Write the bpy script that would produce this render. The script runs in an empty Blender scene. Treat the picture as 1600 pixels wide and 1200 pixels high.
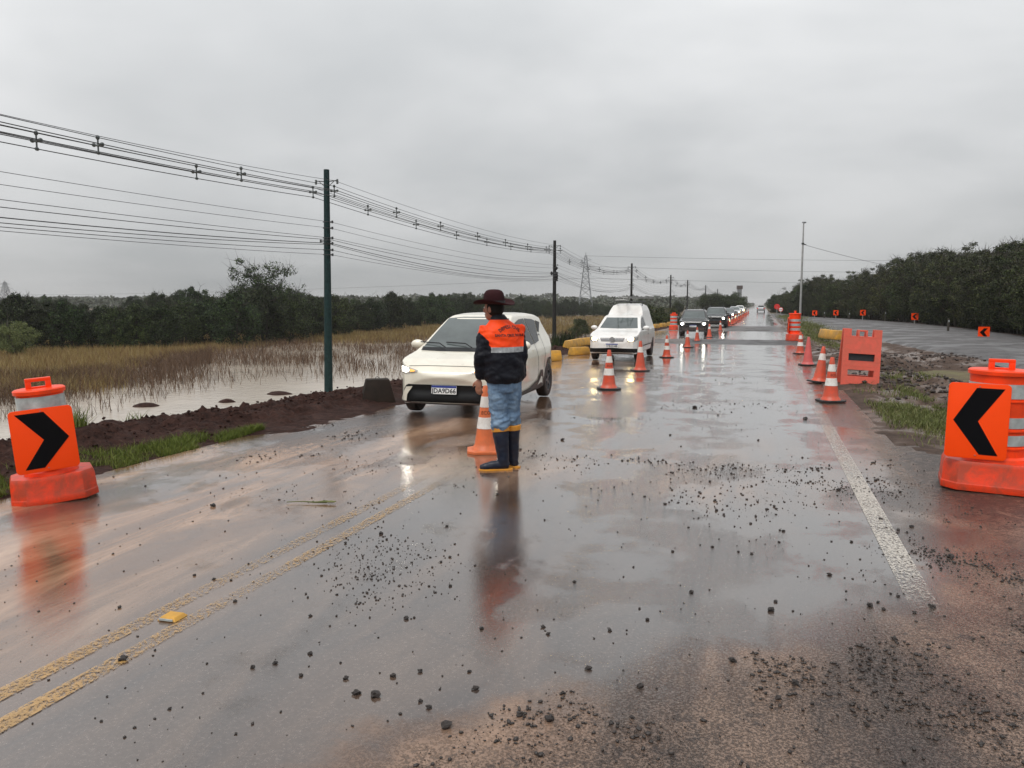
import bpy, bmesh, math, random
import numpy as np
from mathutils import Vector, Matrix, noise as mnoise
from mathutils.bvhtree import BVHTree
random.seed(7)
R = math.radians
C = bpy.context.scene.collection
SC = bpy.context.scene

# ------------------------------------------------------------------ camera
YAW, PITCH, CAMH, FPX = R(17.9135), R(5.9469), 1.6, 1200.0
cam_d = bpy.data.cameras.new('camera')
cam = bpy.data.objects.new('camera', cam_d)
C.objects.link(cam)
cam.location = (0, 0, CAMH)
cam.rotation_euler = (math.pi/2-PITCH, 0, YAW)
cam_d.sensor_width = 36
cam_d.lens = 27.0
cam_d.clip_start = 0.1
cam_d.clip_end = 8000
SC.camera = cam

# ------------------------------------------------------------------ world: overcast sky
SUN_EL, SUN_ROT = R(58), R(200)
w = bpy.data.worlds.new('World')
SC.world = w
w.use_nodes = True
nt = w.node_tree
nt.nodes.clear()
def N(nt, t, **k):
    n = nt.nodes.new(t)
    for a, b in k.items(): setattr(n, a, b)
    return n
def L(nt, a, b): nt.links.new(a, b)
out = N(nt, 'ShaderNodeOutputWorld')
sky = N(nt, 'ShaderNodeTexSky', sky_type='NISHITA', sun_disc=False, sun_elevation=SUN_EL, sun_rotation=SUN_ROT)
bg1 = N(nt, 'ShaderNodeBackground'); bg1.inputs[1].default_value = 0.05
L(nt, sky.outputs[0], bg1.inputs[0])
tc = N(nt, 'ShaderNodeTexCoord')
sep = N(nt, 'ShaderNodeSeparateXYZ'); L(nt, tc.outputs['Generated'], sep.inputs[0])
def M(nt, op, a, b=None, c=None, clamp=False):
    n = N(nt, 'ShaderNodeMath', operation=op, use_clamp=clamp)
    for i, v in enumerate((a, b, c)):
        if v is None: continue
        if isinstance(v, (int, float)): n.inputs[i].default_value = v
        else: L(nt, v, n.inputs[i])
    return n.outputs[0]
zz = M(nt, 'ADD', M(nt, 'MAXIMUM', sep.outputs[2], 0.0), 0.22)
cx_, cy_ = M(nt, 'DIVIDE', sep.outputs[0], zz), M(nt, 'DIVIDE', sep.outputs[1], zz)
comb = N(nt, 'ShaderNodeCombineXYZ'); L(nt, cx_, comb.inputs[0]); L(nt, cy_, comb.inputs[1])
def noise_n(nt, vec, scale, detail=4, rough=0.5, dist=0.0):
    n = N(nt, 'ShaderNodeTexNoise'); n.inputs['Scale'].default_value = scale
    n.inputs['Detail'].default_value = detail; n.inputs['Roughness'].default_value = rough
    n.inputs['Distortion'].default_value = dist
    if vec is not None: L(nt, vec, n.inputs['Vector'])
    return n
def ramp(nt, fac, stops, interp='LINEAR'):
    n = N(nt, 'ShaderNodeValToRGB'); e = n.color_ramp; e.interpolation = interp
    while len(e.elements) > len(stops): e.elements.remove(e.elements[-1])
    while len(e.elements) < len(stops): e.elements.new(0.5)
    for el, (p, c) in zip(e.elements, stops):
        el.position = p; el.color = (*c, 1) if len(c) == 3 else c
    L(nt, fac, n.inputs[0])
    return n.outputs[0]
n1 = noise_n(nt, comb.outputs[0], 0.42, 5, 0.5, 0.3)
n2 = noise_n(nt, comb.outputs[0], 1.3, 4, 0.5, 0.4)
s_ = M(nt, 'ADD', M(nt, 'MULTIPLY', n1.outputs[0], 0.78), M(nt, 'MULTIPLY', n2.outputs[0], 0.22))
ccol = ramp(nt, s_, [(0.36, (0.375, 0.39, 0.40)), (0.46, (0.455, 0.465, 0.472)), (0.54, (0.54, 0.547, 0.552)), (0.66, (0.63, 0.634, 0.638))])
bg2 = N(nt, 'ShaderNodeBackground')
L(nt, ccol, bg2.inputs[0])
gr_ = ramp(nt, sep.outputs[2], [(0.0, (.365,)*3), (0.17, (.55,)*3), (0.42, (.75,)*3), (1.0, (.95,)*3)])     # overcast sky: darker at the horizon, brightest overhead
L(nt, M(nt, 'MULTIPLY', gr_, 1.9), bg2.inputs[1])
ms = N(nt, 'ShaderNodeMixShader'); ms.inputs[0].default_value = 0.95
L(nt, bg1.outputs[0], ms.inputs[1]); L(nt, bg2.outputs[0], ms.inputs[2]); L(nt, ms.outputs[0], out.inputs[0])

# ------------------------------------------------------------------ sun (soft, behind cloud)
sd = bpy.data.lights.new('sun', 'SUN'); sd.energy = 1.3; sd.angle = R(25); sd.color = (1.0, 0.965, 0.92)
sun = bpy.data.objects.new('sun', sd); C.objects.link(sun)
sun.rotation_euler = (R(90)-SUN_EL, 0, R(-20))
SC.view_settings.view_transform = 'Standard'; SC.view_settings.look = 'None'
SC.view_settings.exposure = 0.35; SC.view_settings.gamma = 1.0
SC.cycles.volume_bounces = 1
SC.cycles.max_bounces = 8
SC.cycles.sample_clamp_indirect = 4.0

# ------------------------------------------------------------------ helpers
def W(X, D, z=0.0):
    """lateral offset X and depth D seen from the camera -> world position"""
    c, s = math.cos(YAW), math.sin(YAW)
    return Vector((c*X-s*D, s*X+c*D, z))
def link(o, parent=None):
    C.objects.link(o)
    if parent: o.parent = parent
    return o
def tag(o, label=None, cat=None, group=None, kind=None):
    if label: o['label'] = label
    if cat: o['category'] = cat
    if group: o['group'] = group
    if kind: o['kind'] = kind
    return o
def empty(name, loc, rz=0, label=None, cat=None, group=None, scale=1.0, rot=None):
    o = bpy.data.objects.new(name, None); C.objects.link(o)
    o.location = loc; o.rotation_euler = rot or (0, 0, rz); o.scale = (scale,)*3
    o.empty_display_size = 0.2
    return tag(o, label, cat, group)
def copy_tree(o, parent=None):
    c = o.copy(); C.objects.link(c); c.parent = parent
    for ch in list(o.children): copy_tree(ch, c)
    return c
class MB:
    def __init__(s): s.v = []; s.f = []; s.m = []
    def add(s, vs, fs, mi=0):
        o = len(s.v); s.v += [tuple(v) for v in vs]
        s.f += [tuple(i+o for i in f) for f in fs]; s.m += [mi]*len(fs); return s
    def box(s, c, d, rot=None, mi=0, taper=1.0):
        vs = []
        for z in (-1, 1):
            t = taper if z > 0 else 1
            for x, y in ((-1, -1), (1, -1), (1, 1), (-1, 1)):
                p = Vector((x*d[0]/2*t, y*d[1]/2*t, z*d[2]/2))
                if rot is not None: p = rot @ p
                vs.append(p+Vector(c))
        return s.add(vs, [(3, 2, 1, 0), (4, 5, 6, 7), (0, 1, 5, 4), (1, 2, 6, 5), (2, 3, 7, 6), (3, 0, 4, 7)], mi)
    def tube(s, pts, r, n=8, mi=0, cap=True, sq=None):
        pts = [Vector(p) for p in pts]
        if isinstance(r, (int, float)): r = [r]*len(pts)
        vs = []; up = None
        for i, p in enumerate(pts):
            t = (pts[min(i+1, len(pts)-1)]-pts[max(i-1, 0)]).normalized()
            if up is None: up = Vector((0, 0, 1)) if abs(t.z) < 0.9 else Vector((0, 1, 0))
            a = t.cross(up)
            if a.length < 1e-4: a = t.orthogonal()
            a.normalize(); b = a.cross(t).normalized(); up = b
            for k in range(n):
                an = 2*math.pi*k/n
                ra = rb = r[i]
                if sq: ra, rb = r[i]*sq[0], r[i]*sq[1]
                vs.append(p+a*math.cos(an)*ra+b*math.sin(an)*rb)
        fs = [(i*n+k, i*n+(k+1) % n, (i+1)*n+(k+1) % n, (i+1)*n+k) for i in range(len(pts)-1) for k in range(n)]
        if cap: fs += [tuple(range(n-1, -1, -1)), tuple((len(pts)-1)*n+k for k in range(n))]
        return s.add(vs, fs, mi)
    def loft(s, secs, n=20, mi=0, cap=True):
        """secs: (cx,cy,cz,rx,ry,rot)"""
        vs = []
        for c in secs:
            x, y, z, rx, ry = c[:5]; a0 = c[5] if len(c) > 5 else 0
            pw = c[6] if len(c) > 6 else 1.0
            for k in range(n):
                an = 2*math.pi*k/n
                px = rx*math.copysign(abs(math.cos(an))**pw, math.cos(an)); py = ry*math.copysign(abs(math.sin(an))**pw, math.sin(an))
                vs.append((x+px*math.cos(a0)-py*math.sin(a0), y+px*math.sin(a0)+py*math.cos(a0), z))
        m = len(secs)
        fs = [(i*n+k, i*n+(k+1) % n, (i+1)*n+(k+1) % n, (i+1)*n+k) for i in range(m-1) for k in range(n)]
        if cap: fs += [tuple(range(n-1, -1, -1)), tuple((m-1)*n+k for k in range(n))]
        return s.add(vs, fs, mi)
    def lathe(s, prof, n=32, c=(0, 0, 0), mi=0, cap=True):
        return s.loft([(c[0], c[1], c[2]+z, max(r, 1e-4), max(r, 1e-4)) for r, z in prof], n, mi, cap)
    def prism(s, poly, axis, a, b, mi=0):
        """poly in the plane across axis: x->(y,z), y->(x,z), z->(x,y)"""
        def P3(p, t): return {'x': (t, p[0], p[1]), 'y': (p[0], t, p[1]), 'z': (p[0], p[1], t)}[axis]
        n = len(poly); vs = [P3(p, a) for p in poly]+[P3(p, b) for p in poly]
        fs = [tuple(range(n-1, -1, -1)), tuple(range(n, 2*n))]+[(k, (k+1) % n, n+(k+1) % n, n+k) for k in range(n)]
        return s.add(vs, fs, mi)
    def ell(s, c, r, n=16, m=10, rot=None, mi=0):
        vs = []
        for i in range(m+1):
            th = math.pi*i/m
            for k in range(n):
                an = 2*math.pi*k/n
                p = Vector((r[0]*max(math.sin(th), .002)*math.cos(an), r[1]*max(math.sin(th), .002)*math.sin(an), -r[2]*math.cos(th)))
                if rot is not None: p = rot @ p
                vs.append(p+Vector(c))
        fs = [(i*n+k, i*n+(k+1) % n, (i+1)*n+(k+1) % n, (i+1)*n+k) for i in range(m) for k in range(n)]
        return s.add(vs, fs, mi)
    def mesh(s, name):
        me = bpy.data.meshes.new(name); me.from_pydata(s.v, [], s.f); me.update()
        bm = bmesh.new(); bm.from_mesh(me); bmesh.ops.recalc_face_normals(bm, faces=bm.faces); bm.to_mesh(me); bm.free()
        if any(s.m):
            for p, k in zip(me.polygons, s.m): p.material_index = k
        return me
    def build(s, name, mats, parent=None, smooth=False, bevel=0.0, seg=2, ang=35):
        me = s.mesh(name); o = bpy.data.objects.new(name, me)
        for m_ in (mats if isinstance(mats, (list, tuple)) else [mats]): me.materials.append(m_)
        if bevel > 0:
            bm = bmesh.new(); bm.from_mesh(me)
            bmesh.ops.remove_doubles(bm, verts=bm.verts, dist=1e-5)
            es = [e for e in bm.edges if len(e.link_faces) == 2 and e.calc_face_angle(0) > R(30)]
            bmesh.ops.bevel(bm, geom=es, offset=bevel, segments=seg, profile=0.6, affect='EDGES', clamp_overlap=True)
            bm.to_mesh(me); bm.free()
        if smooth or bevel > 0: smooth_by_angle(me, ang)
        return link(o, parent)
def smooth_by_angle(me, ang=35):
    me.polygons.foreach_set('use_smooth', [True]*len(me.polygons))
    try: me.set_sharp_from_angle(angle=R(ang))
    except Exception: pass
def bake(me, mods):
    """run modifiers on a mesh through a temporary object; returns the new mesh"""
    o = bpy.data.objects.new('tmp', me); C.objects.link(o); extra = []
    for t, kw in mods:
        m = o.modifiers.new('m', t)
        for k, v in kw.items():
            if k == 'object' and isinstance(v, bpy.types.Mesh):
                q = bpy.data.objects.new('tmpb', v); C.objects.link(q); extra.append(q); v = q
            setattr(m, k, v)
    dg = bpy.context.evaluated_depsgraph_get(); dg.update()
    r = bpy.data.meshes.new_from_object(o.evaluated_get(dg))
    for q in [o]+extra: bpy.data.objects.remove(q, do_unlink=True)
    return r
def npmesh(name, V, F, mat, parent=None, smooth=False):
    V = np.asarray(V, np.float32); F = np.asarray(F, np.int32)
    me = bpy.data.meshes.new(name); k = F.shape[1]
    me.vertices.add(len(V)); me.vertices.foreach_set('co', V.ravel())
    me.loops.add(F.size); me.loops.foreach_set('vertex_index', F.ravel())
    me.polygons.add(len(F)); me.polygons.foreach_set('loop_start', np.arange(len(F), dtype=np.int32)*k)
    me.update(calc_edges=True); me.validate()
    if smooth: me.polygons.foreach_set('use_smooth', [True]*len(me.polygons))
    me.materials.append(mat)
    return link(bpy.data.objects.new(name, me), parent)
# value noise in numpy
_rng = np.random.RandomState(11); _T = _rng.rand(256, 256).astype(np.float32)
def vn(x, y):
    xi = np.floor(x).astype(int); yi = np.floor(y).astype(int); fx = x-xi; fy = y-yi
    fx = fx*fx*(3-2*fx); fy = fy*fy*(3-2*fy)
    g = lambda a, b: _T[a & 255, b & 255]
    return (g(xi, yi)*(1-fx)+g(xi+1, yi)*fx)*(1-fy)+(g(xi, yi+1)*(1-fx)+g(xi+1, yi+1)*fx)*fy
def fbm(x, y, o=4, g=0.5):
    s = 0; a = 1; t = 0
    for i in range(o):
        s = s+a*vn(x*2**i+17.3*i, y*2**i+5.1*i); t += a; a *= g
    return s/t
def sst(a, b, x):
    t = np.clip((x-a)/(b-a), 0, 1); return t*t*(3-2*t)

# ------------------------------------------------------------------ materials
def newmat(name):
    m = bpy.data.materials.new(name); m.use_nodes = True; t = m.node_tree; t.nodes.clear()
    o = N(t, 'ShaderNodeOutputMaterial'); b = N(t, 'ShaderNodeBsdfPrincipled'); L(t, b.outputs[0], o.inputs[0])
    return m, t, b, o
def mat(name, col, rough=0.5, metal=0.0, var=0.12, nscale=6.0, bump=0.0, bscale=40.0, spec=0.5, coat=0.0, emit=None, estr=0, dirt=None, dirt_amt=0.0, dirt_scale=3.0, obj_rand=0.0):
    m, t, b, o = newmat(name)
    tc = N(t, 'ShaderNodeTexCoord'); v = tc.outputs['Object']
    n = noise_n(t, v, nscale, 5, 0.6)
    c = ramp(t, n.outputs[0], [(0.3, tuple(x*(1-var) for x in col)), (0.7, tuple(min(1, x*(1+var)) for x in col))])
    if obj_rand:
        oi = N(t, 'ShaderNodeObjectInfo'); h = N(t, 'ShaderNodeHueSaturation')
        L(t, c, h.inputs['Color']); L(t, M(t, 'ADD', M(t, 'MULTIPLY', oi.outputs['Random'], obj_rand), 1-obj_rand/2), h.inputs['Value']); c = h.outputs[0]
    if dirt:
        n2 = noise_n(t, v, dirt_scale, 6, 0.65, 0.5)
        f = ramp(t, n2.outputs[0], [(0.5-dirt_amt*0.3, (0, 0, 0)), (0.62, (dirt_amt,)*3)])
        mx = N(t, 'ShaderNodeMix', data_type='RGBA'); L(t, f, mx.inputs[0]); L(t, c, mx.inputs[6]); mx.inputs[7].default_value = (*dirt, 1)
        c = mx.outputs[2]
    L(t, c, b.inputs['Base Color'])
    r = M(t, 'ADD', M(t, 'MULTIPLY', n.outputs[0], 0.15), max(rough-0.075, 0.0), clamp=True); L(t, r, b.inputs['Roughness'])
    b.inputs['Metallic'].default_value = metal; b.inputs['Specular IOR Level'].default_value = spec
    b.inputs['Coat Weight'].default_value = coat; b.inputs['Coat Roughness'].default_value = 0.04
    if bump > 0:
        bn = noise_n(t, v, bscale, 4, 0.6); bp = N(t, 'ShaderNodeBump'); bp.inputs['Strength'].default_value = min(1, bump); bp.inputs['Distance'].default_value = 0.01
        L(t, bn.outputs[0], bp.inputs['Height']); L(t, bp.outputs[0], b.inputs['Normal'])
    if emit: b.inputs['Emission Color'].default_value = (*emit, 1); b.inputs['Emission Strength'].default_value = estr
    return m
MT = {}
MT['orange'] = mat('drum_orange_plastic', (1.0, 0.055, 0.002), 0.38, var=0.06, spec=0.35, dirt=(0.30, 0.05, 0.02), dirt_amt=0.35, dirt_scale=5)
MT['orange_base'] = mat('drum_base_plastic', (1.0, 0.045, 0.002), 0.42, spec=0.35, var=0.1, bump=0.15, bscale=12, dirt=(0.20, 0.055, 0.03), dirt_amt=0.75, dirt_scale=6)
MT['sign_orange'] = mat('reflective_orange_sheeting', (1.0, 0.065, 0.0), 0.45, var=0.03, spec=0.25)
MT['sign_black'] = mat('black_sheeting', (0.002, 0.002, 0.003), 0.6, var=0.1, spec=0.1)
MT['silver'] = mat('silver_reflective_tape', (0.45, 0.50, 0.50), 0.3, var=0.18, nscale=14, metal=0.15, dirt=(0.2, 0.2, 0.19), dirt_amt=0.4, dirt_scale=6)
MT['cone'] = mat('cone_orange_rubber', (0.66, 0.065, 0.022), 0.45, var=0.15, dirt=(0.30, 0.10, 0.06), dirt_amt=0.6, dirt_scale=6, obj_rand=0.25)
MT['cone_warm'] = mat('cone_terracotta_rubber', (0.72, 0.16, 0.045), 0.5, var=0.12, dirt=(0.35, 0.12, 0.06), dirt_amt=0.5, dirt_scale=6)
MT['cone_pink'] = mat('cone_faded_rubber', (0.60, 0.10, 0.09), 0.5, var=0.12, dirt=(0.3, 0.09, 0.08), dirt_amt=0.4)
MT['cone_white'] = mat('cone_white_band', (0.78, 0.76, 0.72), 0.4, var=0.08, dirt=(0.4, 0.3, 0.24), dirt_amt=0.4, dirt_scale=9)
MT['cone_base'] = mat('black_rubber_foot', (0.02, 0.018, 0.018), 0.5, var=0.2)
MT['barricade'] = mat('faded_red_plastic', (0.72, 0.105, 0.065), 0.5, var=0.1, nscale=5, dirt=(0.32, 0.09, 0.05), dirt_amt=0.45, dirt_scale=5)
MT['yellow'] = mat('yellow_painted_concrete', (0.72, 0.36, 0.025), 0.6, var=0.12, bump=0.2, dirt=(0.26, 0.16, 0.06), dirt_amt=0.75, dirt_scale=3)
MT['concrete'] = mat('dark_wet_concrete', (0.020, 0.016, 0.013), 0.7, spec=0.1, var=0.3, bump=0.5, bscale=30, dirt=(0.040, 0.026, 0.020), dirt_amt=0.6)
MT['pole_green'] = mat('green_painted_wood', (0.008, 0.026, 0.026), 0.6, spec=0.2, var=0.35, nscale=9, bump=0.3, bscale=60)
MT['pole_brown'] = mat('dark_weathered_wood', (0.014, 0.013, 0.012), 0.7, spec=0.2, var=0.35, nscale=6, bump=0.3)
MT['steel'] = mat('galvanised_steel', (0.22, 0.23, 0.24), 0.5, metal=0.3, var=0.15)
MT['dark_steel'] = mat('dark_steel_fitting', (0.035, 0.037, 0.04), 0.5, var=0.2)
MT['wire'] = mat('black_cable', (0.02, 0.02, 0.022), 0.6, var=0.1)
MT['porcelain'] = mat('grey_insulator', (0.06, 0.07, 0.07), 0.35, var=0.2)
MT['tyre'] = mat('tyre_rubber', (0.008, 0.012, 0.012), 0.55, var=0.2, bump=0.3, bscale=80, dirt=(0.07, 0.03, 0.018), dirt_amt=0.5)
MT['rim'] = mat('alloy_rim', (0.16, 0.16, 0.165), 0.35, metal=0.6, var=0.1)
MT['black_plastic'] = mat('black_trim_plastic', (0.006, 0.006, 0.0065), 0.42, var=0.15, spec=0.25)
MT['grey_plastic'] = mat('dark_grey_cladding', (0.035, 0.034, 0.034), 0.5, var=0.15, dirt=(0.12, 0.055, 0.035), dirt_amt=0.5)
MT['glass'] = mat('tinted_car_glass', (0.075, 0.09, 0.088), 0.08, var=0.35, nscale=1.6, spec=1.0)
MT['glass_dark'] = mat('dark_tinted_glass', (0.006, 0.007, 0.008), 0.12, var=0.2, nscale=2, spec=0.2)
MT['lens'] = mat('headlight_clear_lens', (0.35, 0.35, 0.34), 0.12, var=0.25, nscale=18, spec=0.8, coat=0.5)
MT['lamp_white'] = mat('lit_white_lamp', (0.9, 0.9, 0.85), 0.3, var=0.02, emit=(1.0, 0.93, 0.80), estr=15)
MT['lamp_yellow'] = mat('lit_halogen_lamp', (0.9, 0.85, 0.6), 0.3, var=0.02, emit=(1.0, 0.70, 0.28), estr=26)
MT['amber'] = mat('amber_marker', (0.8, 0.35, 0.08), 0.3, var=0.05, emit=(1.0, 0.45, 0.1), estr=0.7)
MT['tail'] = mat('red_tail_lamp', (0.35, 0.01, 0.01), 0.25, var=0.1, emit=(1, 0.04, 0.02), estr=0.6)
MT['cream_paint'] = mat('cream_car_paint', (0.80, 0.76, 0.64), 0.30, var=0.02, coat=0.8, dirt=(0.52, 0.42, 0.33), dirt_amt=0.25, dirt_scale=2)
MT['white_paint'] = mat('white_car_paint', (0.80, 0.79, 0.76), 0.33, var=0.03, coat=0.6, dirt=(0.50, 0.42, 0.36), dirt_amt=0.35, dirt_scale=2)
MT['black_paint'] = mat('black_car_paint', (0.012, 0.013, 0.014), 0.25, var=0.1, coat=0.7, dirt=(0.05, 0.03, 0.022), dirt_amt=0.4)
MT['grey_paint'] = mat('dark_grey_car_paint', (0.03, 0.034, 0.038), 0.25, var=0.1, coat=0.7)
MT['blue_paint'] = mat('dark_blue_car_paint', (0.012, 0.018, 0.04), 0.25, var=0.1, coat=0.7)
MT['silver_paint'] = mat('silver_car_paint', (0.42, 0.43, 0.44), 0.3, var=0.05, metal=0.3, coat=0.6)
MT['plate_white'] = mat('plate_white', (0.78, 0.78, 0.76), 0.4, var=0.03)
MT['plate_blue'] = mat('plate_blue', (0.01, 0.03, 0.22), 0.4, var=0.05)
MT['ink'] = mat('black_ink', (0.006, 0.006, 0.008), 0.5, var=0.05)
MT['badge'] = mat('embossed_badge', (0.50, 0.475, 0.40), 0.3, var=0.03, coat=0.5)
MT['chrome'] = mat('chrome_trim', (0.55, 0.56, 0.57), 0.2, metal=0.8, var=0.05)
MT['red'] = mat('red_sign_paint', (0.65, 0.02, 0.015), 0.4, var=0.05)
MT['white'] = mat('white_sign_paint', (0.8, 0.8, 0.8), 0.4, var=0.04)
MT['aluminium'] = mat('weathered_aluminium', (0.34, 0.34, 0.33), 0.45, metal=0.3, var=0.2)
MT['rock'] = mat('dark_wet_stone', (0.030, 0.023, 0.020), 0.45, var=0.4, nscale=25, bump=0.6, bscale=60, obj_rand=0.6)
MT['rubble'] = mat('broken_asphalt_rubble', (0.050, 0.038, 0.033), 0.6, spec=0.3, var=0.6, nscale=5, bump=0.4, bscale=40)
MT['skin'] = mat('skin', (0.36, 0.16, 0.10), 0.5, var=0.1)
MT['hair'] = mat('dark_hair', (0.006, 0.005, 0.004), 0.6, spec=0.2, var=0.3, bump=0.5, bscale=120)
MT['felt'] = mat('maroon_felt', (0.028, 0.0065, 0.008), 0.8, spec=0.15, var=0.18, nscale=14)
MT['boot'] = mat('navy_rubber_boot', (0.007, 0.012, 0.028), 0.35, var=0.2, spec=0.3, dirt=(0.04, 0.03, 0.03), dirt_amt=0.35, dirt_scale=8)
MT['boot_yellow'] = mat('yellow_boot_rubber', (0.72, 0.30, 0.025), 0.4, var=0.12, dirt=(0.3, 0.14, 0.05), dirt_amt=0.4, dirt_scale=9)
MT['trunk'] = mat('tree_bark', (0.030, 0.025, 0.019), 0.85, var=0.35, nscale=4, bump=0.5)
MT['trunk_pale'] = mat('pale_tree_bark', (0.045, 0.038, 0.028), 0.85, var=0.3, nscale=4, bump=0.5)
def foliage(name, cols, rough=0.6, rnd=0.8):
    m, t, b, o = newmat(name)
    g = N(t, 'ShaderNodeNewGeometry'); oi = N(t, 'ShaderNodeObjectInfo')
    n = noise_n(t, g.outputs['Position'], 0.55, 3, 0.6)
    f = M(t, 'ADD', M(t, 'MULTIPLY', g.outputs['Random Per Island'], 0.55), M(t, 'MULTIPLY', n.outputs[0], 0.45))
    k = len(cols); c = ramp(t, f, [(0.15+0.7*i/(k-1), cc) for i, cc in enumerate(cols)])
    h = N(t, 'ShaderNodeHueSaturation'); L(t, c, h.inputs['Color'])
    L(t, M(t, 'ADD', M(t, 'MULTIPLY', oi.outputs['Random'], rnd), 1-rnd/2), h.inputs['Value'])
    L(t, M(t, 'ADD', M(t, 'MULTIPLY', M(t, 'FRACT', M(t, 'MULTIPLY', oi.outputs['Random'], 7.31)), 0.05*min(1, rnd*3)), 0.50-0.025*min(1, rnd*3)), h.inputs['Hue'])
    L(t, h.outputs[0], b.inputs['Base Color']); b.inputs['Roughness'].default_value = rough
    b.inputs['Specular IOR Level'].default_value = 0.25
    return m
MT['leaf_dark'] = foliage('dark_green_leaves', [(0.004, 0.007, 0.002), (0.014, 0.025, 0.006), (0.075, 0.105, 0.030)])
MT['leaf_brown'] = foliage('brownish_olive_leaves', [(0.005, 0.007, 0.002), (0.022, 0.030, 0.008), (0.100, 0.108, 0.036)])
MT['leaf_light'] = foliage('yellow_green_leaves', [(0.05, 0.07, 0.02), (0.12, 0.14, 0.045), (0.18, 0.19, 0.07)])
MT['grass'] = foliage('short_green_grass', [(0.045, 0.065, 0.008), (0.10, 0.135, 0.018), (0.19, 0.21, 0.045)], rnd=0)
MT['grass_dull'] = foliage('dull_verge_grass', [(0.06, 0.07, 0.02), (0.11, 0.13, 0.035), (0.19, 0.17, 0.08)], rnd=0)
MT['reed'] = foliage('brown_olive_marsh_reeds', [(0.10, 0.052, 0.022), (0.19, 0.115, 0.045), (0.23, 0.175, 0.060), (0.34, 0.26, 0.13)], rnd=0)
MT['reed_dark'] = foliage('dead_brown_stems', [(0.05, 0.028, 0.018), (0.10, 0.055, 0.03), (0.15, 0.095, 0.055)], rnd=0)
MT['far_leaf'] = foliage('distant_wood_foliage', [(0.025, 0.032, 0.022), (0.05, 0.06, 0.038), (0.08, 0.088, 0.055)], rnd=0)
# ------------------------------------------------------------------ ground surfaces
def gmix(t, f, a, b):
    mx = N(t, 'ShaderNodeMix', data_type='RGBA')
    for i, v in ((0, f), (6, a), (7, b)):
        if isinstance(v, tuple): mx.inputs[i].default_value = (*v, 1)
        elif isinstance(v, (int, float)): mx.inputs[i].default_value = v
        else: L(t, v, mx.inputs[i])
    return mx.outputs[2]
def mapr(t, v, a, b, c=0.0, d=1.0, smooth=True):
    n = N(t, 'ShaderNodeMapRange'); n.interpolation_type = 'SMOOTHSTEP' if smooth else 'LINEAR'
    L(t, v, n.inputs[0])
    for i, q in enumerate((a, b, c, d)): n.inputs[i+1].default_value = q
    return n.outputs[0]
def fmix(t, f, a, b):   # float mix a*(1-f)+b*f
    return M(t, 'ADD', M(t, 'MULTIPLY', M(t, 'SUBTRACT', 1.0, f), a), M(t, 'MULTIPLY', f, b))

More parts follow.
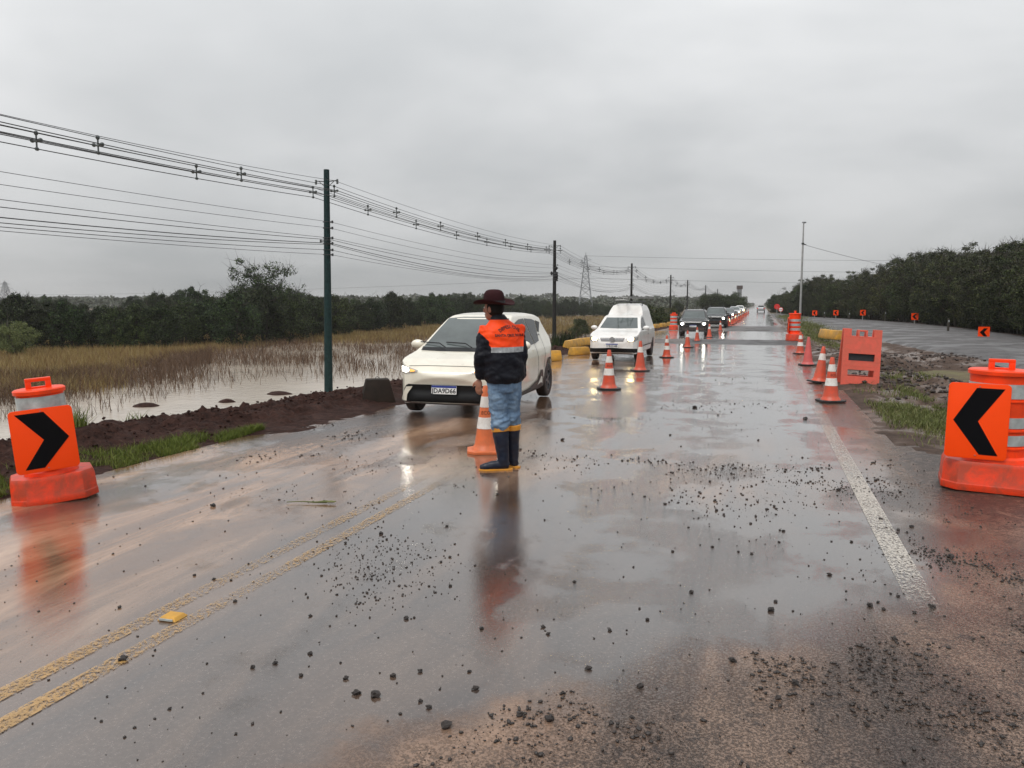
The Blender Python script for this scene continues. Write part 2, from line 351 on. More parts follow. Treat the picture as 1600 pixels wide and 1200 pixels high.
def road_material():
    m, t, b, o = newmat('wet_muddy_asphalt')
    g = N(t, 'ShaderNodeNewGeometry'); pos = g.outputs['Position']
    sp = N(t, 'ShaderNodeSeparateXYZ'); L(t, pos, sp.inputs[0]); X, Y = sp.outputs[0], sp.outputs[1]
    # streaks along the road
    mp = N(t, 'ShaderNodeMapping'); mp.inputs['Scale'].default_value = (1.0, 0.22, 1.0); L(t, pos, mp.inputs[0])
    big = noise_n(t, mp.outputs[0], 0.55, 5, 0.6, 0.4).outputs[0]
    med = noise_n(t, mp.outputs[0], 2.2, 5, 0.65, 0.6).outputs[0]
    iso = noise_n(t, pos, 1.1, 6, 0.62, 0.3).outputs[0]
    fine = noise_n(t, pos, 55, 3, 0.7).outputs[0]
    vfine = noise_n(t, pos, 190, 2, 0.6).outputs[0]
    asp = ramp(t, M(t, 'ADD', M(t, 'MULTIPLY', fine, .5), M(t, 'MULTIPLY', vfine, .5)), [(0.34, (0.010, 0.008, 0.007)), (0.52, (0.040, 0.032, 0.029)), (0.60, (0.075, 0.062, 0.056)), (0.68, (0.20, 0.175, 0.16))])
    # mud film: more to the left of the yellow lines, in the junction at the near right and in the tracked band by the man
    left = mapr(t, X, -2.2, -4.6)
    nr = M(t, 'ADD', M(t, 'SUBTRACT', X, M(t, 'MULTIPLY', Y, 0.95)), M(t, 'MULTIPLY', M(t, 'SUBTRACT', iso, 0.5), 2.4))
    nearr = M(t, 'MAXIMUM', mapr(t, nr, -3.8, -2.8), mapr(t, M(t, 'ADD', X, M(t, 'MULTIPLY', M(t, 'SUBTRACT', iso, 0.5), 1.2)), 1.15, 1.6))
    yy = M(t, 'ADD', Y, M(t, 'MULTIPLY', M(t, 'SUBTRACT', iso, 0.5), 1.5))
    band = M(t, 'MULTIPLY', mapr(t, yy, 5.9, 6.9), mapr(t, yy, 10.5, 8.2))
    edge = mapr(t, M(t, 'ADD', X, M(t, 'MULTIPLY', iso, 0.5)), 1.05, 1.5)
    base = M(t, 'ADD', M(t, 'MULTIPLY', left, 0.85), M(t, 'MULTIPLY', nearr, 1.1))
    base = M(t, 'ADD', base, M(t, 'MULTIPLY', band, 0.35))
    base = M(t, 'ADD', base, M(t, 'MULTIPLY', edge, 0.75))
    base = M(t, 'ADD', base, 0.14)
    pat = M(t, 'ADD', M(t, 'MULTIPLY', big, 0.6), M(t, 'MULTIPLY', med, 0.4))
    patc = mapr(t, pat, 0.36, 0.62)
    film = M(t, 'MULTIPLY', base, M(t, 'ADD', M(t, 'MULTIPLY', patc, 1.15), 0.18), clamp=True)
    mudc = ramp(t, med, [(0.3, (0.13, 0.062, 0.035)), (0.5, (0.26, 0.150, 0.092)), (0.7, (0.45, 0.285, 0.185))])
    mudn = ramp(t, iso, [(0.35, (0.095, 0.058, 0.041)), (0.65, (0.26, 0.170, 0.120))])
    mudcol = gmix(t, M(t, 'MAXIMUM', nearr, mapr(t, X, -0.6, 0.8)), mudc, mudn)
    c = gmix(t, film, asp, mudcol)
    # thick dark wet dirt spots
    d1 = noise_n(t, pos, 13, 8, 0.82, 0.5).outputs[0]
    dz = M(t, 'ADD', M(t, 'MULTIPLY', nearr, 0.13), M(t, 'MULTIPLY', band, 0.11))
    dz = M(t, 'ADD', dz, M(t, 'MULTIPLY', M(t, 'MULTIPLY', mapr(t, X, -4.3, -5.3), mapr(t, Y, 6.3, 8.3)), M(t, 'MULTIPLY', mapr(t, Y, 16, 12), 0.24)))
    dsp = mapr(t, M(t, 'ADD', d1, dz), 0.66, 0.71)
    c = gmix(t, M(t, 'MULTIPLY', dsp, 0.75), c, (0.030, 0.018, 0.014))
    # fine grit in the near mud
    gr = mapr(t, noise_n(t, pos, 75, 5, 0.85).outputs[0], 0.50, 0.56)
    c = gmix(t, M(t, 'MULTIPLY', M(t, 'MULTIPLY', gr, M(t, 'MAXIMUM', nearr, edge)), 0.6), c, (0.022, 0.018, 0.016))
    # newer dark strips of asphalt; between them a puddle's sky reflection painted pale
    yj = M(t, 'ADD', Y, M(t, 'MULTIPLY', M(t, 'SUBTRACT', big, 0.5), 2.5))
    s1 = M(t, 'MULTIPLY', mapr(t, yj, 31.2, 31.9), mapr(t, yj, 36.4, 35.8))
    s2 = M(t, 'MULTIPLY', mapr(t, yj, 36.6, 37.2), mapr(t, yj, 46.5, 45.5))
    s3 = M(t, 'MULTIPLY', mapr(t, yj, 46.6, 47.4), mapr(t, yj, 60, 57))
    c = gmix(t, M(t, 'MULTIPLY', s1, 0.8), c, (0.032, 0.032, 0.034))
    c = gmix(t, M(t, 'MULTIPLY', s3, 0.6), c, (0.036, 0.034, 0.034))
    c = gmix(t, M(t, 'MULTIPLY', s2, 0.85), c, (0.50, 0.48, 0.46))
    # tar seams / cracks
    vo = N(t, 'ShaderNodeTexVoronoi', feature='DISTANCE_TO_EDGE'); vo.inputs['Scale'].default_value = 0.42
    wob = N(t, 'ShaderNodeMixRGB'); wob.blend_type = 'ADD'; wob.inputs[0].default_value = 0.35
    nz = noise_n(t, pos, 1.7, 4, 0.6); L(t, pos, wob.inputs[1]); L(t, nz.outputs['Color'], wob.inputs[2]); L(t, wob.outputs[0], vo.inputs['Vector'])
    crack = M(t, 'MULTIPLY', mapr(t, vo.outputs[0], 0.010, 0.003), mapr(t, iso, 0.48, 0.56))
    c = gmix(t, M(t, 'MULTIPLY', crack, 0.22), c, (0.018, 0.013, 0.012))
    L(t, c, b.inputs['Base Color'])
    # water film: puddled (smooth) against textured
    pud = mapr(t, M(t, 'ADD', M(t, 'MULTIPLY', big, 0.55), M(t, 'MULTIPLY', iso, 0.45)), 0.45, 0.52)
    pud = M(t, 'MULTIPLY', pud, M(t, 'SUBTRACT', 1.0, M(t, 'MULTIPLY', nearr, 0.85)))
    pud = M(t, 'MAXIMUM', pud, M(t, 'MULTIPLY', s2, 0.9))
    rough = fmix(t, pud, 0.18, 0.04)
    rough = M(t, 'ADD', rough, M(t, 'MULTIPLY', nearr, 0.13))
    rough = M(t, 'ADD', rough, M(t, 'MULTIPLY', dsp, 0.1))
    rough = M(t, 'ADD', rough, M(t, 'MULTIPLY', M(t, 'MAXIMUM', s1, s3), 0.42))
    L(t, rough, b.inputs['Roughness'])
    b.inputs['IOR'].default_value = 1.52; b.inputs['Coat IOR'].default_value = 1.75; b.inputs['Coat Roughness'].default_value = 0.025
    L(t, M(t, 'MULTIPLY', M(t, 'SUBTRACT', 1.0, M(t, 'MAXIMUM', M(t, 'MULTIPLY', nearr, .9), M(t, 'MAXIMUM', M(t, 'MULTIPLY', edge, .8), M(t, 'MAXIMUM', s1, s3)))), M(t, 'SUBTRACT', 0.88, M(t, 'MULTIPLY', film, 0.55))), b.inputs['Coat Weight'])
    hgt = M(t, 'ADD', M(t, 'MULTIPLY', fine, 0.6), M(t, 'MULTIPLY', vfine, 0.9))
    hgt = M(t, 'ADD', hgt, M(t, 'MULTIPLY', M(t, 'MULTIPLY', gr, nearr), 3.0))
    bp = N(t, 'ShaderNodeBump'); bp.inputs['Distance'].default_value = 0.003
    L(t, fmix(t, pud, 0.85, 0.14), bp.inputs['Strength']); L(t, hgt, bp.inputs['Height'])
    bp2 = N(t, 'ShaderNodeBump'); bp2.inputs['Distance'].default_value = 0.03; bp2.inputs['Strength'].default_value = 0.05
    L(t, med, bp2.inputs['Height']); L(t, bp.outputs[0], bp2.inputs['Normal'])
    L(t, bp2.outputs[0], b.inputs['Normal']); L(t, bp2.outputs[0], b.inputs['Coat Normal'])
    return m
MT['road'] = road_material()

def line_material(name, col, scale, th=.44, y0=-9, y1=-8, y2=900, y3=901):
    m, t, b, o = newmat(name)
    g = N(t, 'ShaderNodeNewGeometry'); pos = g.outputs['Position']
    mp = N(t, 'ShaderNodeMapping'); mp.inputs['Scale'].default_value = (1.0, 1.0, 1.0); L(t, pos, mp.inputs[0])
    a = noise_n(t, mp.outputs[0], scale, 5, 0.75, 0.3).outputs[0]
    big = noise_n(t, pos, 0.8, 3, 0.5).outputs[0]
    f = mapr(t, M(t, 'ADD', a, M(t, 'MULTIPLY', M(t, 'SUBTRACT', big, 0.5), 0.45)), th, th+.14)
    sp = N(t, 'ShaderNodeSeparateXYZ'); L(t, pos, sp.inputs[0]); f = M(t, 'MULTIPLY', f, mapr(t, sp.outputs[1], 13, 5, 0.35, 1.0)); f = M(t, 'MULTIPLY', f, M(t, 'MULTIPLY', mapr(t, M(t, 'ADD', sp.outputs[1], M(t, 'MULTIPLY', M(t, 'SUBTRACT', a, .5), 1.2)), y0, y1), mapr(t, M(t, 'ADD', sp.outputs[1], M(t, 'MULTIPLY', M(t, 'SUBTRACT', big, .5), 2.0)), y3, y2)))
    sp = N(t, 'ShaderNodeSeparateXYZ'); L(t, pos, sp.inputs[0])
    c = ramp(t, noise_n(t, pos, 30, 4, 0.7).outputs[0], [(0.3, tuple(x*0.55 for x in col)), (0.65, col)])
    L(t, c, b.inputs['Base Color']); b.inputs['Roughness'].default_value = 0.3
    tr = N(t, 'ShaderNodeBsdfTransparent'); mx = N(t, 'ShaderNodeMixShader')
    L(t, M(t, 'MULTIPLY', f, 0.85), mx.inputs[0]); L(t, tr.outputs[0], mx.inputs[1]); L(t, b.outputs[0], mx.inputs[2]); L(t, mx.outputs[0], o.inputs[0])
    return m
MT['yellow_line'] = line_material('worn_yellow_paint', (0.50, 0.30, 0.11), 62, .46, -9, -8, 5.2, 7.0)
MT['white_line'] = line_material('worn_white_paint', (0.66, 0.60, 0.52), 52, .40, 4.3, 5.1)

def soil_material(name, dark, light, wet=0.45, scale=3.0, pool=None, spec=0.25):
    m, t, b, o = newmat(name)
    g = N(t, 'ShaderNodeNewGeometry'); pos = g.outputs['Position']
    n = noise_n(t, pos, scale, 7, 0.7, 0.4).outputs[0]; n2 = noise_n(t, pos, scale*0.3, 4, 0.55).outputs[0]; n3 = noise_n(t, pos, 28, 5, 0.75).outputs[0]
    c = ramp(t, M(t, 'ADD', M(t, 'MULTIPLY', n, 0.6), M(t, 'MULTIPLY', n3, 0.4)), [(0.35, dark), (0.65, light)])
    w_ = mapr(t, n2, 0.45, 0.6)
    if pool: c = gmix(t, M(t, 'MULTIPLY', w_, 0.6), c, pool)
    L(t, c, b.inputs['Base Color'])
    L(t, fmix(t, w_, 0.85, wet*0.6), b.inputs['Roughness']); b.inputs['Specular IOR Level'].default_value = spec
    bp = N(t, 'ShaderNodeBump'); bp.inputs['Distance'].default_value = 0.03
    L(t, fmix(t, w_, 0.9, 0.35), bp.inputs['Strength'])
    L(t, M(t, 'ADD', n3, n), bp.inputs['Height']); L(t, bp.outputs[0], b.inputs['Normal'])
    return m
MT['mud_red'] = soil_material('reddish_brown_mud', (0.008, 0.0035, 0.0028), (0.060, 0.028, 0.021), 1.3, 9, spec=.12)
MT['verge'] = soil_material('wet_brown_verge_soil', (0.022, 0.013, 0.010), (0.115, 0.075, 0.055), 0.4, 3.5, pool=(0.15, 0.105, 0.08))
MT['gravel'] = soil_material('wet_grey_gravel_road', (0.045, 0.043, 0.044), (0.165, 0.158, 0.157), 0.7, 1.8, spec=.35)
def field_material():
    m, t, b, o = newmat('field_soil_and_litter')
    g = N(t, 'ShaderNodeNewGeometry'); pos = g.outputs['Position']
    n = noise_n(t, pos, 0.06, 5, 0.6).outputs[0]; n2 = noise_n(t, pos, 1.5, 5, 0.7).outputs[0]
    a = ramp(t, n, [(0.38, (0.115, 0.055, 0.028)), (0.5, (0.13, 0.085, 0.035)), (0.62, (0.12, 0.13, 0.04))])
    c = gmix(t, mapr(t, n2, 0.3, 0.7), a, (0.065, 0.040, 0.022))
    L(t, c, b.inputs['Base Color']); b.inputs['Roughness'].default_value = 0.8
    bp = N(t, 'ShaderNodeBump'); bp.inputs['Distance'].default_value = 0.15; L(t, n2, bp.inputs['Height']); L(t, bp.outputs[0], b.inputs['Normal'])
    return m
MT['field'] = field_material()
def water_material(name, col, rough, dist=0.01, sc=1.5):
    m, t, b, o = newmat(name)
    g = N(t, 'ShaderNodeNewGeometry'); pos = g.outputs['Position']
    n = noise_n(t, pos, sc, 4, 0.6, 0.3).outputs[0]; n2 = noise_n(t, pos, 0.12, 4, 0.6).outputs[0]
    c = ramp(t, n2, [(0.35, tuple(x*0.85 for x in col)), (0.65, tuple(x*1.1 for x in col))])
    L(t, c, b.inputs['Base Color']); b.inputs['Roughness'].default_value = rough; b.inputs['IOR'].default_value = 1.33
    bp = N(t, 'ShaderNodeBump'); bp.inputs['Distance'].default_value = dist; bp.inputs['Strength'].default_value = 0.5
    L(t, n, bp.inputs['Height']); L(t, bp.outputs[0], b.inputs['Normal'])
    return m
MT['water'] = water_material('muddy_flood_water', (0.46, 0.40, 0.33), 0.16, 0.04, 2.6)
MT['puddle'] = water_material('brown_puddle_water', (0.42, 0.29, 0.20), 0.2, 0.004)

def camxd(x, y):
    c, s = math.cos(YAW), math.sin(YAW)
    return c*x+s*y, -s*x+c*y
def field_f(x, y):
    """0 in open flood water, 1 on the reed-grown field beyond"""
    X, D = camxd(x, y); px = 800+FPX*X/np.maximum(D, 1)
    D0 = np.interp(px, [-800, 0, 150, 260, 360, 460, 620, 750, 850, 1000], [24, 26, 30, 41, 57, 64, 67, 74, 84, 90])
    n = fbm(x*0.16+40, y*0.16+9, 4)
    return sst(-5, 7, D-D0+(n-0.5)*16)
def crest(y): return np.interp(y, [0, 5, 6.2, 8, 9.5, 12, 60], [8.3, 7.9, 7.5, 6.95, 6.7, 6.5, 6.5])
def bank_h(x, y, detail=True):
    u = -x; c = crest(y)
    hgt = np.interp(y, [0, 9, 12, 20, 60], [0.14, 0.14, 0.09, 0.05, 0.0])
    b_ = hgt*np.exp(-((u-c)/0.55)**2)
    sm = 0.55*sst(7.2, 9.0, y)*sst(17, 13, y)
    gr = sst(5.75, 6.25, u+sm+ (fbm(x*2, y*1.2, 3)-0.5)*0.6+(fbm(x*8, y*6, 4, .7)-0.5)*0.55)*0.035
    slope = sst(0, 1, (u-(c+0.25))/2.6)*2.05
    z = -0.022+gr+b_-slope
    if detail:
        amp = sst(6.15, 6.8, u+1.1*sm+(fbm(y*0.9+3, x*0.9, 3)-0.5)*0.9)
        z = z+amp*((fbm(x*3.1, y*3.1, 5, 0.65)-0.5)*0.26+np.abs(fbm(x*9+7, y*9, 3)-0.5)*0.22+(fbm(x*5, y*5, 5, .8)-.5)*.08)
        z = z+(1-amp)*(fbm(x*6, y*6, 3)-0.5)*0.012
    return z
PUD = (6.4, 21.2)
def gl_edge(y): return np.interp(y, [0, 24, 31, 42, 63, 82, 95, 400], [8.5, 7.0, 6.4, 5.6, 4.3, 2.6, 2.2, 2.2])
def gr_edge(y): return np.interp(y, [0, 24, 37, 50, 68, 85, 100, 130, 400], [9.0, 11.5, 11.6, 12.2, 12.0, 9.8, 5.6, 3.0, 3.0])
def verge_h(x, y, detail=True):
    n = fbm(x*0.8+3, y*0.8+11, 4)
    e = sst(1.25, 1.75, x+(n-0.5)*0.6+(fbm(x*5, y*5, 4)-0.5)*0.35)
    near = sst(10.5, 8.5, y)
    z = -0.022+e*(0.030*near+0.030*(1-near))
    z = z-(1-near)*sst(1.7, 3.2, x)*0.18
    # pit that holds the puddle, and heaps of rubble round it
    X, D = camxd(x, y); PX, PD = camxd(*PUD)
    r = np.sqrt(((X-PX)/3.6)**2+((D-PD)/2.6)**2)
    z = z-0.42*sst(1.25, 0.75, r)
    z = z+0.42*np.exp(-((x-3.1)/1.0)**2-((y-21.5)/4.5)**2)*(0.6+0.8*n)
    z = z+0.25*np.exp(-((x-6.0)/2.2)**2-((y-26.0)/1.3)**2)
    z = z+0.14*np.exp(-((x-4.6)/2.6)**2-((y-16.8)/1.0)**2)
    g = sst(gl_edge(y)-2.2, gl_edge(y)-0.3, x)
    z = z*(1-g)+(0.0)*g
    if detail:
        k = sst(1.4, 2.0, x)
        amp = (0.02+0.10*np.exp(-((x-3.4)/1.6)**2)*sst(10, 15, y)+0.05*sst(10, 14, y))*(1-g)
        z = z+k*amp*((fbm(x*2.7+9, y*2.7, 5, 0.6)-0.5)*2)
        z = z+k*near*(fbm(x*7, y*7, 4, 0.65)-0.5)*0.020
    return z
def grid(name, xs, ys, hf, m, kind='structure'):
    X, Y = np.meshgrid(xs, ys, indexing='ij'); Z = hf(X, Y)
    V = np.stack([X, Y, Z], -1).reshape(-1, 3); nx, ny = len(xs), len(ys)
    i = np.arange(nx*ny).reshape(nx, ny)
    F = np.stack([i[:-1, :-1], i[1:, :-1], i[1:, 1:], i[:-1, 1:]], -1).reshape(-1, 4)
    o = npmesh(name, V, F, m, smooth=True); o['kind'] = kind; return o
def nonuni(lo, hi, a, b, st, n):
    l = a-np.geomspace(1, a-lo+1, n)[::-1]+1; r_ = b+np.geomspace(1, hi-b+1, n)-1
    return np.unique(np.concatenate([l, np.arange(a, b+1e-6, st), r_]))
def ground_h(x, y):
    f = field_f(x, y); far = sst(200, 600, y)
    left = -2.02+0.27*f+(fbm(x*0.3, y*0.3, 3)-0.5)*0.05
    left = left*(1-far)+(-0.9)*far
    t_ = sst(6.3, 10.0, -x)
    zl = -0.25*(1-t_)+left*t_
    zl = np.where((y < 60) & (-x > 5.5), np.minimum(zl, bank_h(x, y, False)-0.25), zl)
    rgt = -0.22-0.5*sst(12.5, 18, x)
    z = np.where(x < 0, zl, rgt)
    return np.where((x > -6.2) & (x < 1.8), -0.25, z)
xs = nonuni(-1800, 1800, -120, 26, 1.0, 26); ys = nonuni(-200, 3200, -10, 260, 1.0, 26)
ground = grid('ground', xs, ys, ground_h, MT['field'])
# road
xs = np.linspace(-5.95, 1.5, 30); ys = np.unique(np.concatenate([np.arange(-6, 60, 0.5), np.geomspace(60, 1500, 60)]))
def road_h(x, y): return (0.02*(1-((x+2.2)/3.8)**2)+0*y)*0.5-0.005
road = grid('road', xs, ys, road_h, MT['road'])
def strip(name, x0, x1, y0, y1, m, z=0.004):
    ys = np.arange(y0, y1+.01, 0.5); return grid(name, np.array([x0, (x0+x1)/2, x1]), ys, lambda x, y: road_h(x, y)+z, m)
strip('yellow_centre_line', -2.75, -2.65, -1, 7.0, MT['yellow_line'])
strip('yellow_centre_line', -2.97, -2.87, -1, 6.5, MT['yellow_line'])
strip('white_edge_line', 0.80, 0.95, 4.3, 26, MT['white_line'])
# banks and verge
grid('mud_bank', np.arange(-10.5, -5.3, 0.06), np.arange(1.5, 60, 0.07), bank_h, MT['mud_red'])
vg = grid('verge', np.arange(1.2, 13.01, 0.09), np.arange(0.5, 130, 0.13), verge_h, MT['verge'])
vg.data.materials.append(MT['road']); cc = np.empty(len(vg.data.polygons)*3, np.float32); vg.data.polygons.foreach_get('center', cc); cc = cc.reshape(-1, 3)
lim_ = 9.0+2.2*(fbm(cc[:, 0]*1.2+5, cc[:, 1]*1.2, 5)-.5)-np.maximum(0, cc[:, 0]-2)*.35
mi_ = ((cc[:, 1] < lim_)).astype(np.int32); vg.data.polygons.foreach_set('material_index', mi_)
# water
def flat(name, x0, x1, y0, y1, z, m, step=None):
    o = grid(name, np.linspace(x0, x1, 12), np.linspace(y0, y1, 12), lambda x, y: x*0+z, m); return o
flat('flood_water', -600, -7.6, -60, 420, -1.80, MT['water'])
p0 = np.array(PUD)
MBp = MB(); MBp.add([(PUD[0]+4.4*math.cos(a)*(1+.08*math.sin(3*a)), PUD[1]+4.4*math.sin(a)*(1+.07*math.cos(4*a)), -0.36) for a in np.linspace(0, 2*math.pi, 40, endpoint=False)], [tuple(range(40))])
tag(MBp.build('puddle', MT['puddle']), kind='structure')
# side road of grey gravel curving off to the right
def side_road():
    ys = np.unique(np.concatenate([np.arange(6, 60, 0.5), np.arange(60, 132, 1.0)])); ts = np.linspace(0, 1, 24); V = []
    for y in ys:
        a, b_ = gl_edge(y)-0.9, gr_edge(y)+0.3
        x = a+(b_-a)*ts; z = 0.06*np.sin(np.pi*ts)**0.5+(fbm(x*1.5, x*0+y*1.5, 4)-0.5)*0.05-0.02+0.10*sst(30, 22, np.full_like(x, y))*0
        V.append(np.stack([x, np.full_like(x, y), z+0.05-0.09*(ts < .02)], -1))
    V = np.concatenate(V); nx, ny = len(ys), len(ts); i = np.arange(nx*ny).reshape(nx, ny)
    F = np.stack([i[:-1, :-1], i[:-1, 1:], i[1:, 1:], i[1:, :-1]], -1).reshape(-1, 4)
    o = npmesh('gravel_road', V, F, MT['gravel'], smooth=True); o['kind'] = 'structure'
side_road()
# ------------------------------------------------------------------ grass, reeds
rs = np.random.RandomState(5)
def blades(name, P, h, w_, m, lean=0.35, label=None, cat='grass', kind='stuff', seed=1, parent=None, bend=0.5):
    r = np.random.RandomState(seed); n = len(P); P = np.asarray(P, float)
    a = r.rand(n)*2*np.pi; l = r.rand(n)*lean*h; d = np.stack([np.cos(a), np.sin(a), 0*a], 1); q = np.stack([-np.sin(a), np.cos(a), 0*a], 1)
    b_ = r.rand(n)*2*np.pi; q = np.stack([np.cos(b_), np.sin(b_), 0*b_], 1)
    h = np.broadcast_to(h, (n,)); wv = (w_*np.ones(n))[:, None]; up = np.array([[0, 0, 1.0]])
    mid = P+d*(l*bend*0.5)[:, None]+up*(h*0.55)[:, None]; tip = P+d*l[:, None]+up*h[:, None]
    V = np.stack([P-q*wv/2, P+q*wv/2, mid+q*wv*0.4, mid-q*wv*0.4, tip], 1).reshape(-1, 3)
    k = np.arange(n)[:, None]*5
    F = np.concatenate([k+np.array([[0, 1, 2]]), k+np.array([[0, 2, 3]]), k+np.array([[3, 2, 4]])])
    o = npmesh(name, V, F, m, parent)
    if label or kind: tag(o, label, cat if label else None, None, kind)
    return o
# green strip along the near left edge of the road
n = 30000; y = 2+rs.rand(n)*6.2; x = -5.95-rs.rand(n)**1.3*np.interp(y, [2, 6, 7.3, 8.2], [1.1, 0.75, 0.45, 0.05])
k = fbm(x*2.5, y*2.5, 4)+.10*np.random.RandomState(1).rand(len(x)) > 0.42; x, y = x[k], y[k]
blades('roadside_grass', np.stack([x, y, bank_h(x, y)-0.01], 1), 0.025+0.085*rs.rand(len(x))**1.6, 0.005, MT['grass'], 1.1, 'short bright green grass along the left road edge beside the mud bank', seed=3)
# right verge patches
pts = []
for cx, cy, sx, sy, nn in ((3.3, 13.0, 1.3, 2.2, 16000), (2.1, 12.2, 0.35, 1.6, 3500), (4.8, 11.5, 1.3, 1.6, 12000), (2.55, 21.5, 0.25, 1.5, 900), (2.6, 15.6, 0.2, .5, 500), (3.0, 17.6, 0.5, 0.7, 1800), (2.7, 44, 0.7, 8, 4500), (3.4, 60, 1.0, 12, 4000), (2.9, 33.5, .5, 3, 900), (3.3, 92, 1.2, 16, 4000)):
    pts.append(np.stack([cx+sx*rs.randn(nn)*0.6, cy+sy*rs.randn(nn)*0.6], 1))
pts = np.concatenate(pts); x, y = pts[:, 0], pts[:, 1]; k = (x > 1.62) & (fbm(x*1.6, y*1.6, 4) > 0.42) & (y < 129) & (y > 9.5); x, y = x[k], y[k]
blades('verge_grass', np.stack([x, y, verge_h(x, y)-0.01], 1), 0.02+0.075*rs.rand(len(x))**1.5+0.0015*y, 0.006+0.0005*y, MT['grass_dull'], 1.1, 'patchy green grass on the right verge around the rubble', seed=4)
# reeds over the field
def reed_field():
    n = 330000; px = -60+rs.rand(n)*1120; D = 22+90*rs.rand(n)**1.5; D = np.where(rs.rand(n) < 0.15, 80+120*rs.rand(n), D)
    X = (px-800)/FPX*D; c, s = math.cos(YAW), math.sin(YAW); x = c*X-s*D; y = s*X+c*D
    f = field_f(x, y); cl = fbm(x*0.5+2, y*0.5, 3)
    k = (rs.rand(n) < f**2.2*(0.25+1.2*cl)) & (x < -11)
    x1, y1, D1 = x[k], y[k], D[k]; z = np.maximum(ground_h(x1, y1), -1.85)
    h = 0.28+0.42*rs.rand(len(x1)); 
    blades('marsh_reeds', np.stack([x1, y1, z-0.02], 1), h, 0.012+0.0004*D1, MT['reed'], 0.5, 'brown and olive marsh plants covering the flooded field', 'reeds', seed=8)
    # sparse stems standing in the water in front
    cl = fbm(x*0.35+20, y*0.35+4, 4); f2 = field_f(x+0, y+0)
    X_, D_ = X, D; D0 = np.interp(px, [-800, 0, 150, 260, 360, 460, 620, 750, 850, 1000], [19, 20, 23, 27, 31, 33, 32, 36, 46, 56])
    k = (f2 < 0.97) & (D > D0) & (rs.rand(n) < 0.95*sst(0.36, 0.56, cl)*sst(0, 16, D-D0)+0.04) & (x < -11.5) & ((px < 330) | (rs.rand(n) < .40))
    x2, y2, D2 = x[k], y[k], D[k]
    blades('dead_stems', np.stack([x2, y2, x2*0-1.83], 1), 0.25+0.55*rs.rand(len(x2)), 0.008+0.00034*D2, MT['reed_dark'], 1.1, 'sparse dead brown stems standing in the shallow flood water', 'reeds', seed=9)
    print('reeds', len(x1), len(x2))
reed_field()
# tall grass tufts on the bank
def tuft(x, y, n, hh, rad, label, m=None):
    r = np.random.RandomState(int(abs(x*100))); a = r.rand(n)*6.28; q = rad*np.sqrt(r.rand(n))
    X, Y = x+q*np.cos(a), y+q*np.sin(a); Z = np.maximum(bank_h(X, Y), -1.85)-0.02
    o = blades('grass_tuft', np.stack([X, Y, Z], 1), hh*(0.5+0.5*r.rand(n)), 0.009+0.0005*y, m or MT['grass'], 0.75, None, kind=None, seed=int(abs(y*10)))
    o['label'] = label; o['category'] = 'grass tuft'
tuft(-7.75, 6.95, 260, 0.34, 0.20, 'tall grass tuft at the water edge just right of the left drum')
tuft(-7.65, 7.75, 150, 0.26, 0.15, 'smaller grass tuft on the bank right of the taller tuft')
tuft(-6.8, 4.75, 300, 0.30, 0.30, 'long grass tuft at the left picture edge behind the left drum')
tuft(-8.9, 17.6, 300, 0.75, 0.35, 'dark grass tuft in the water beside the cream car bonnet', MT['grass_dull'])
tuft(-7.1, 22.8, 500, 0.7, 0.5, 'bushy weed clump at the road edge behind the cream car', MT['leaf_dark'])
tuft(-7.0, 27.5, 500, 0.7, 0.6, 'weed clump at the foot of the bank behind the second pole', MT['leaf_dark'])
for (x, y, s, lb) in ((-19.5, 20.5, .55, 'low dark mud islet in the flood water nearest the bank'), (-17.6, 22.2, .35, 'small mud islet in the flood water between two others'), (-17.3, 24.8, .6, 'flat mud islet in the flood water left of the green pole')):
    m_ = MB(); m_.lathe([(s, -0.12), (s*.8, 0.0), (s*.45, 0.07), (s*.1, .10)], 20, (0, 0, 0)); 
    m_.v = [(a*(1+.25*mnoise.noise(Vector((a*3, b*3, x)))), b*(.8+.3*mnoise.noise(Vector((b*3, a*2, y)))), c) for a, b, c in m_.v]
    o = m_.build('mud_islet', MT['mud_red'], smooth=True, ang=80); o.location = (x, y, -1.78); tag(o, lb, 'mud islet')
# ------------------------------------------------------------------ stones
def ico():
    bm = bmesh.new(); bmesh.ops.create_icosphere(bm, subdivisions=1, radius=1); V = np.array([v.co[:] for v in bm.verts]); F = np.array([[v.index for v in f.verts] for f in bm.faces]); bm.free(); return V, F
IV, IF = ico()
def stones(name, P, S, m, label, cat, seed=2, sub=None):
    r = np.random.RandomState(seed); n = len(P)
    V = IV[None]*(0.6+0.65*r.rand(n, len(IV), 1)); sc = (0.6+0.6*r.rand(n, 1, 3))*np.asarray(S)[:, None, None]; sc[:, :, 2] *= 0.75
    V = V*sc; a = r.rand(n)*6.28; c, s = np.cos(a)[:, None], np.sin(a)[:, None]
    V = np.stack([V[..., 0]*c-V[..., 1]*s, V[..., 0]*s+V[..., 1]*c, V[..., 2]], -1)+np.asarray(P)[:, None, :]
    F = (IF[None]+np.arange(n)[:, None, None]*len(IV)).reshape(-1, 3)
    o = npmesh(name, V.reshape(-1, 3), F, m); tag(o, label, cat, None, 'stuff'); return o
def screen_pts(n, px0, px1, py0, py1, r):
    px = px0+(px1-px0)*r.rand(n); py = py0+(py1-py0)*r.rand(n); D = CAMH*FPX/(py-475); X = (px-800)/FPX*D
    c, s = math.cos(YAW), math.sin(YAW); return c*X-s*D, s*X+c*D
r = np.random.RandomState(21)
P_, S_ = [], []
n = 60000; x = -3.5+6.5*r.rand(n); y = 1.6+4.5*r.rand(n)     # near right junction grit
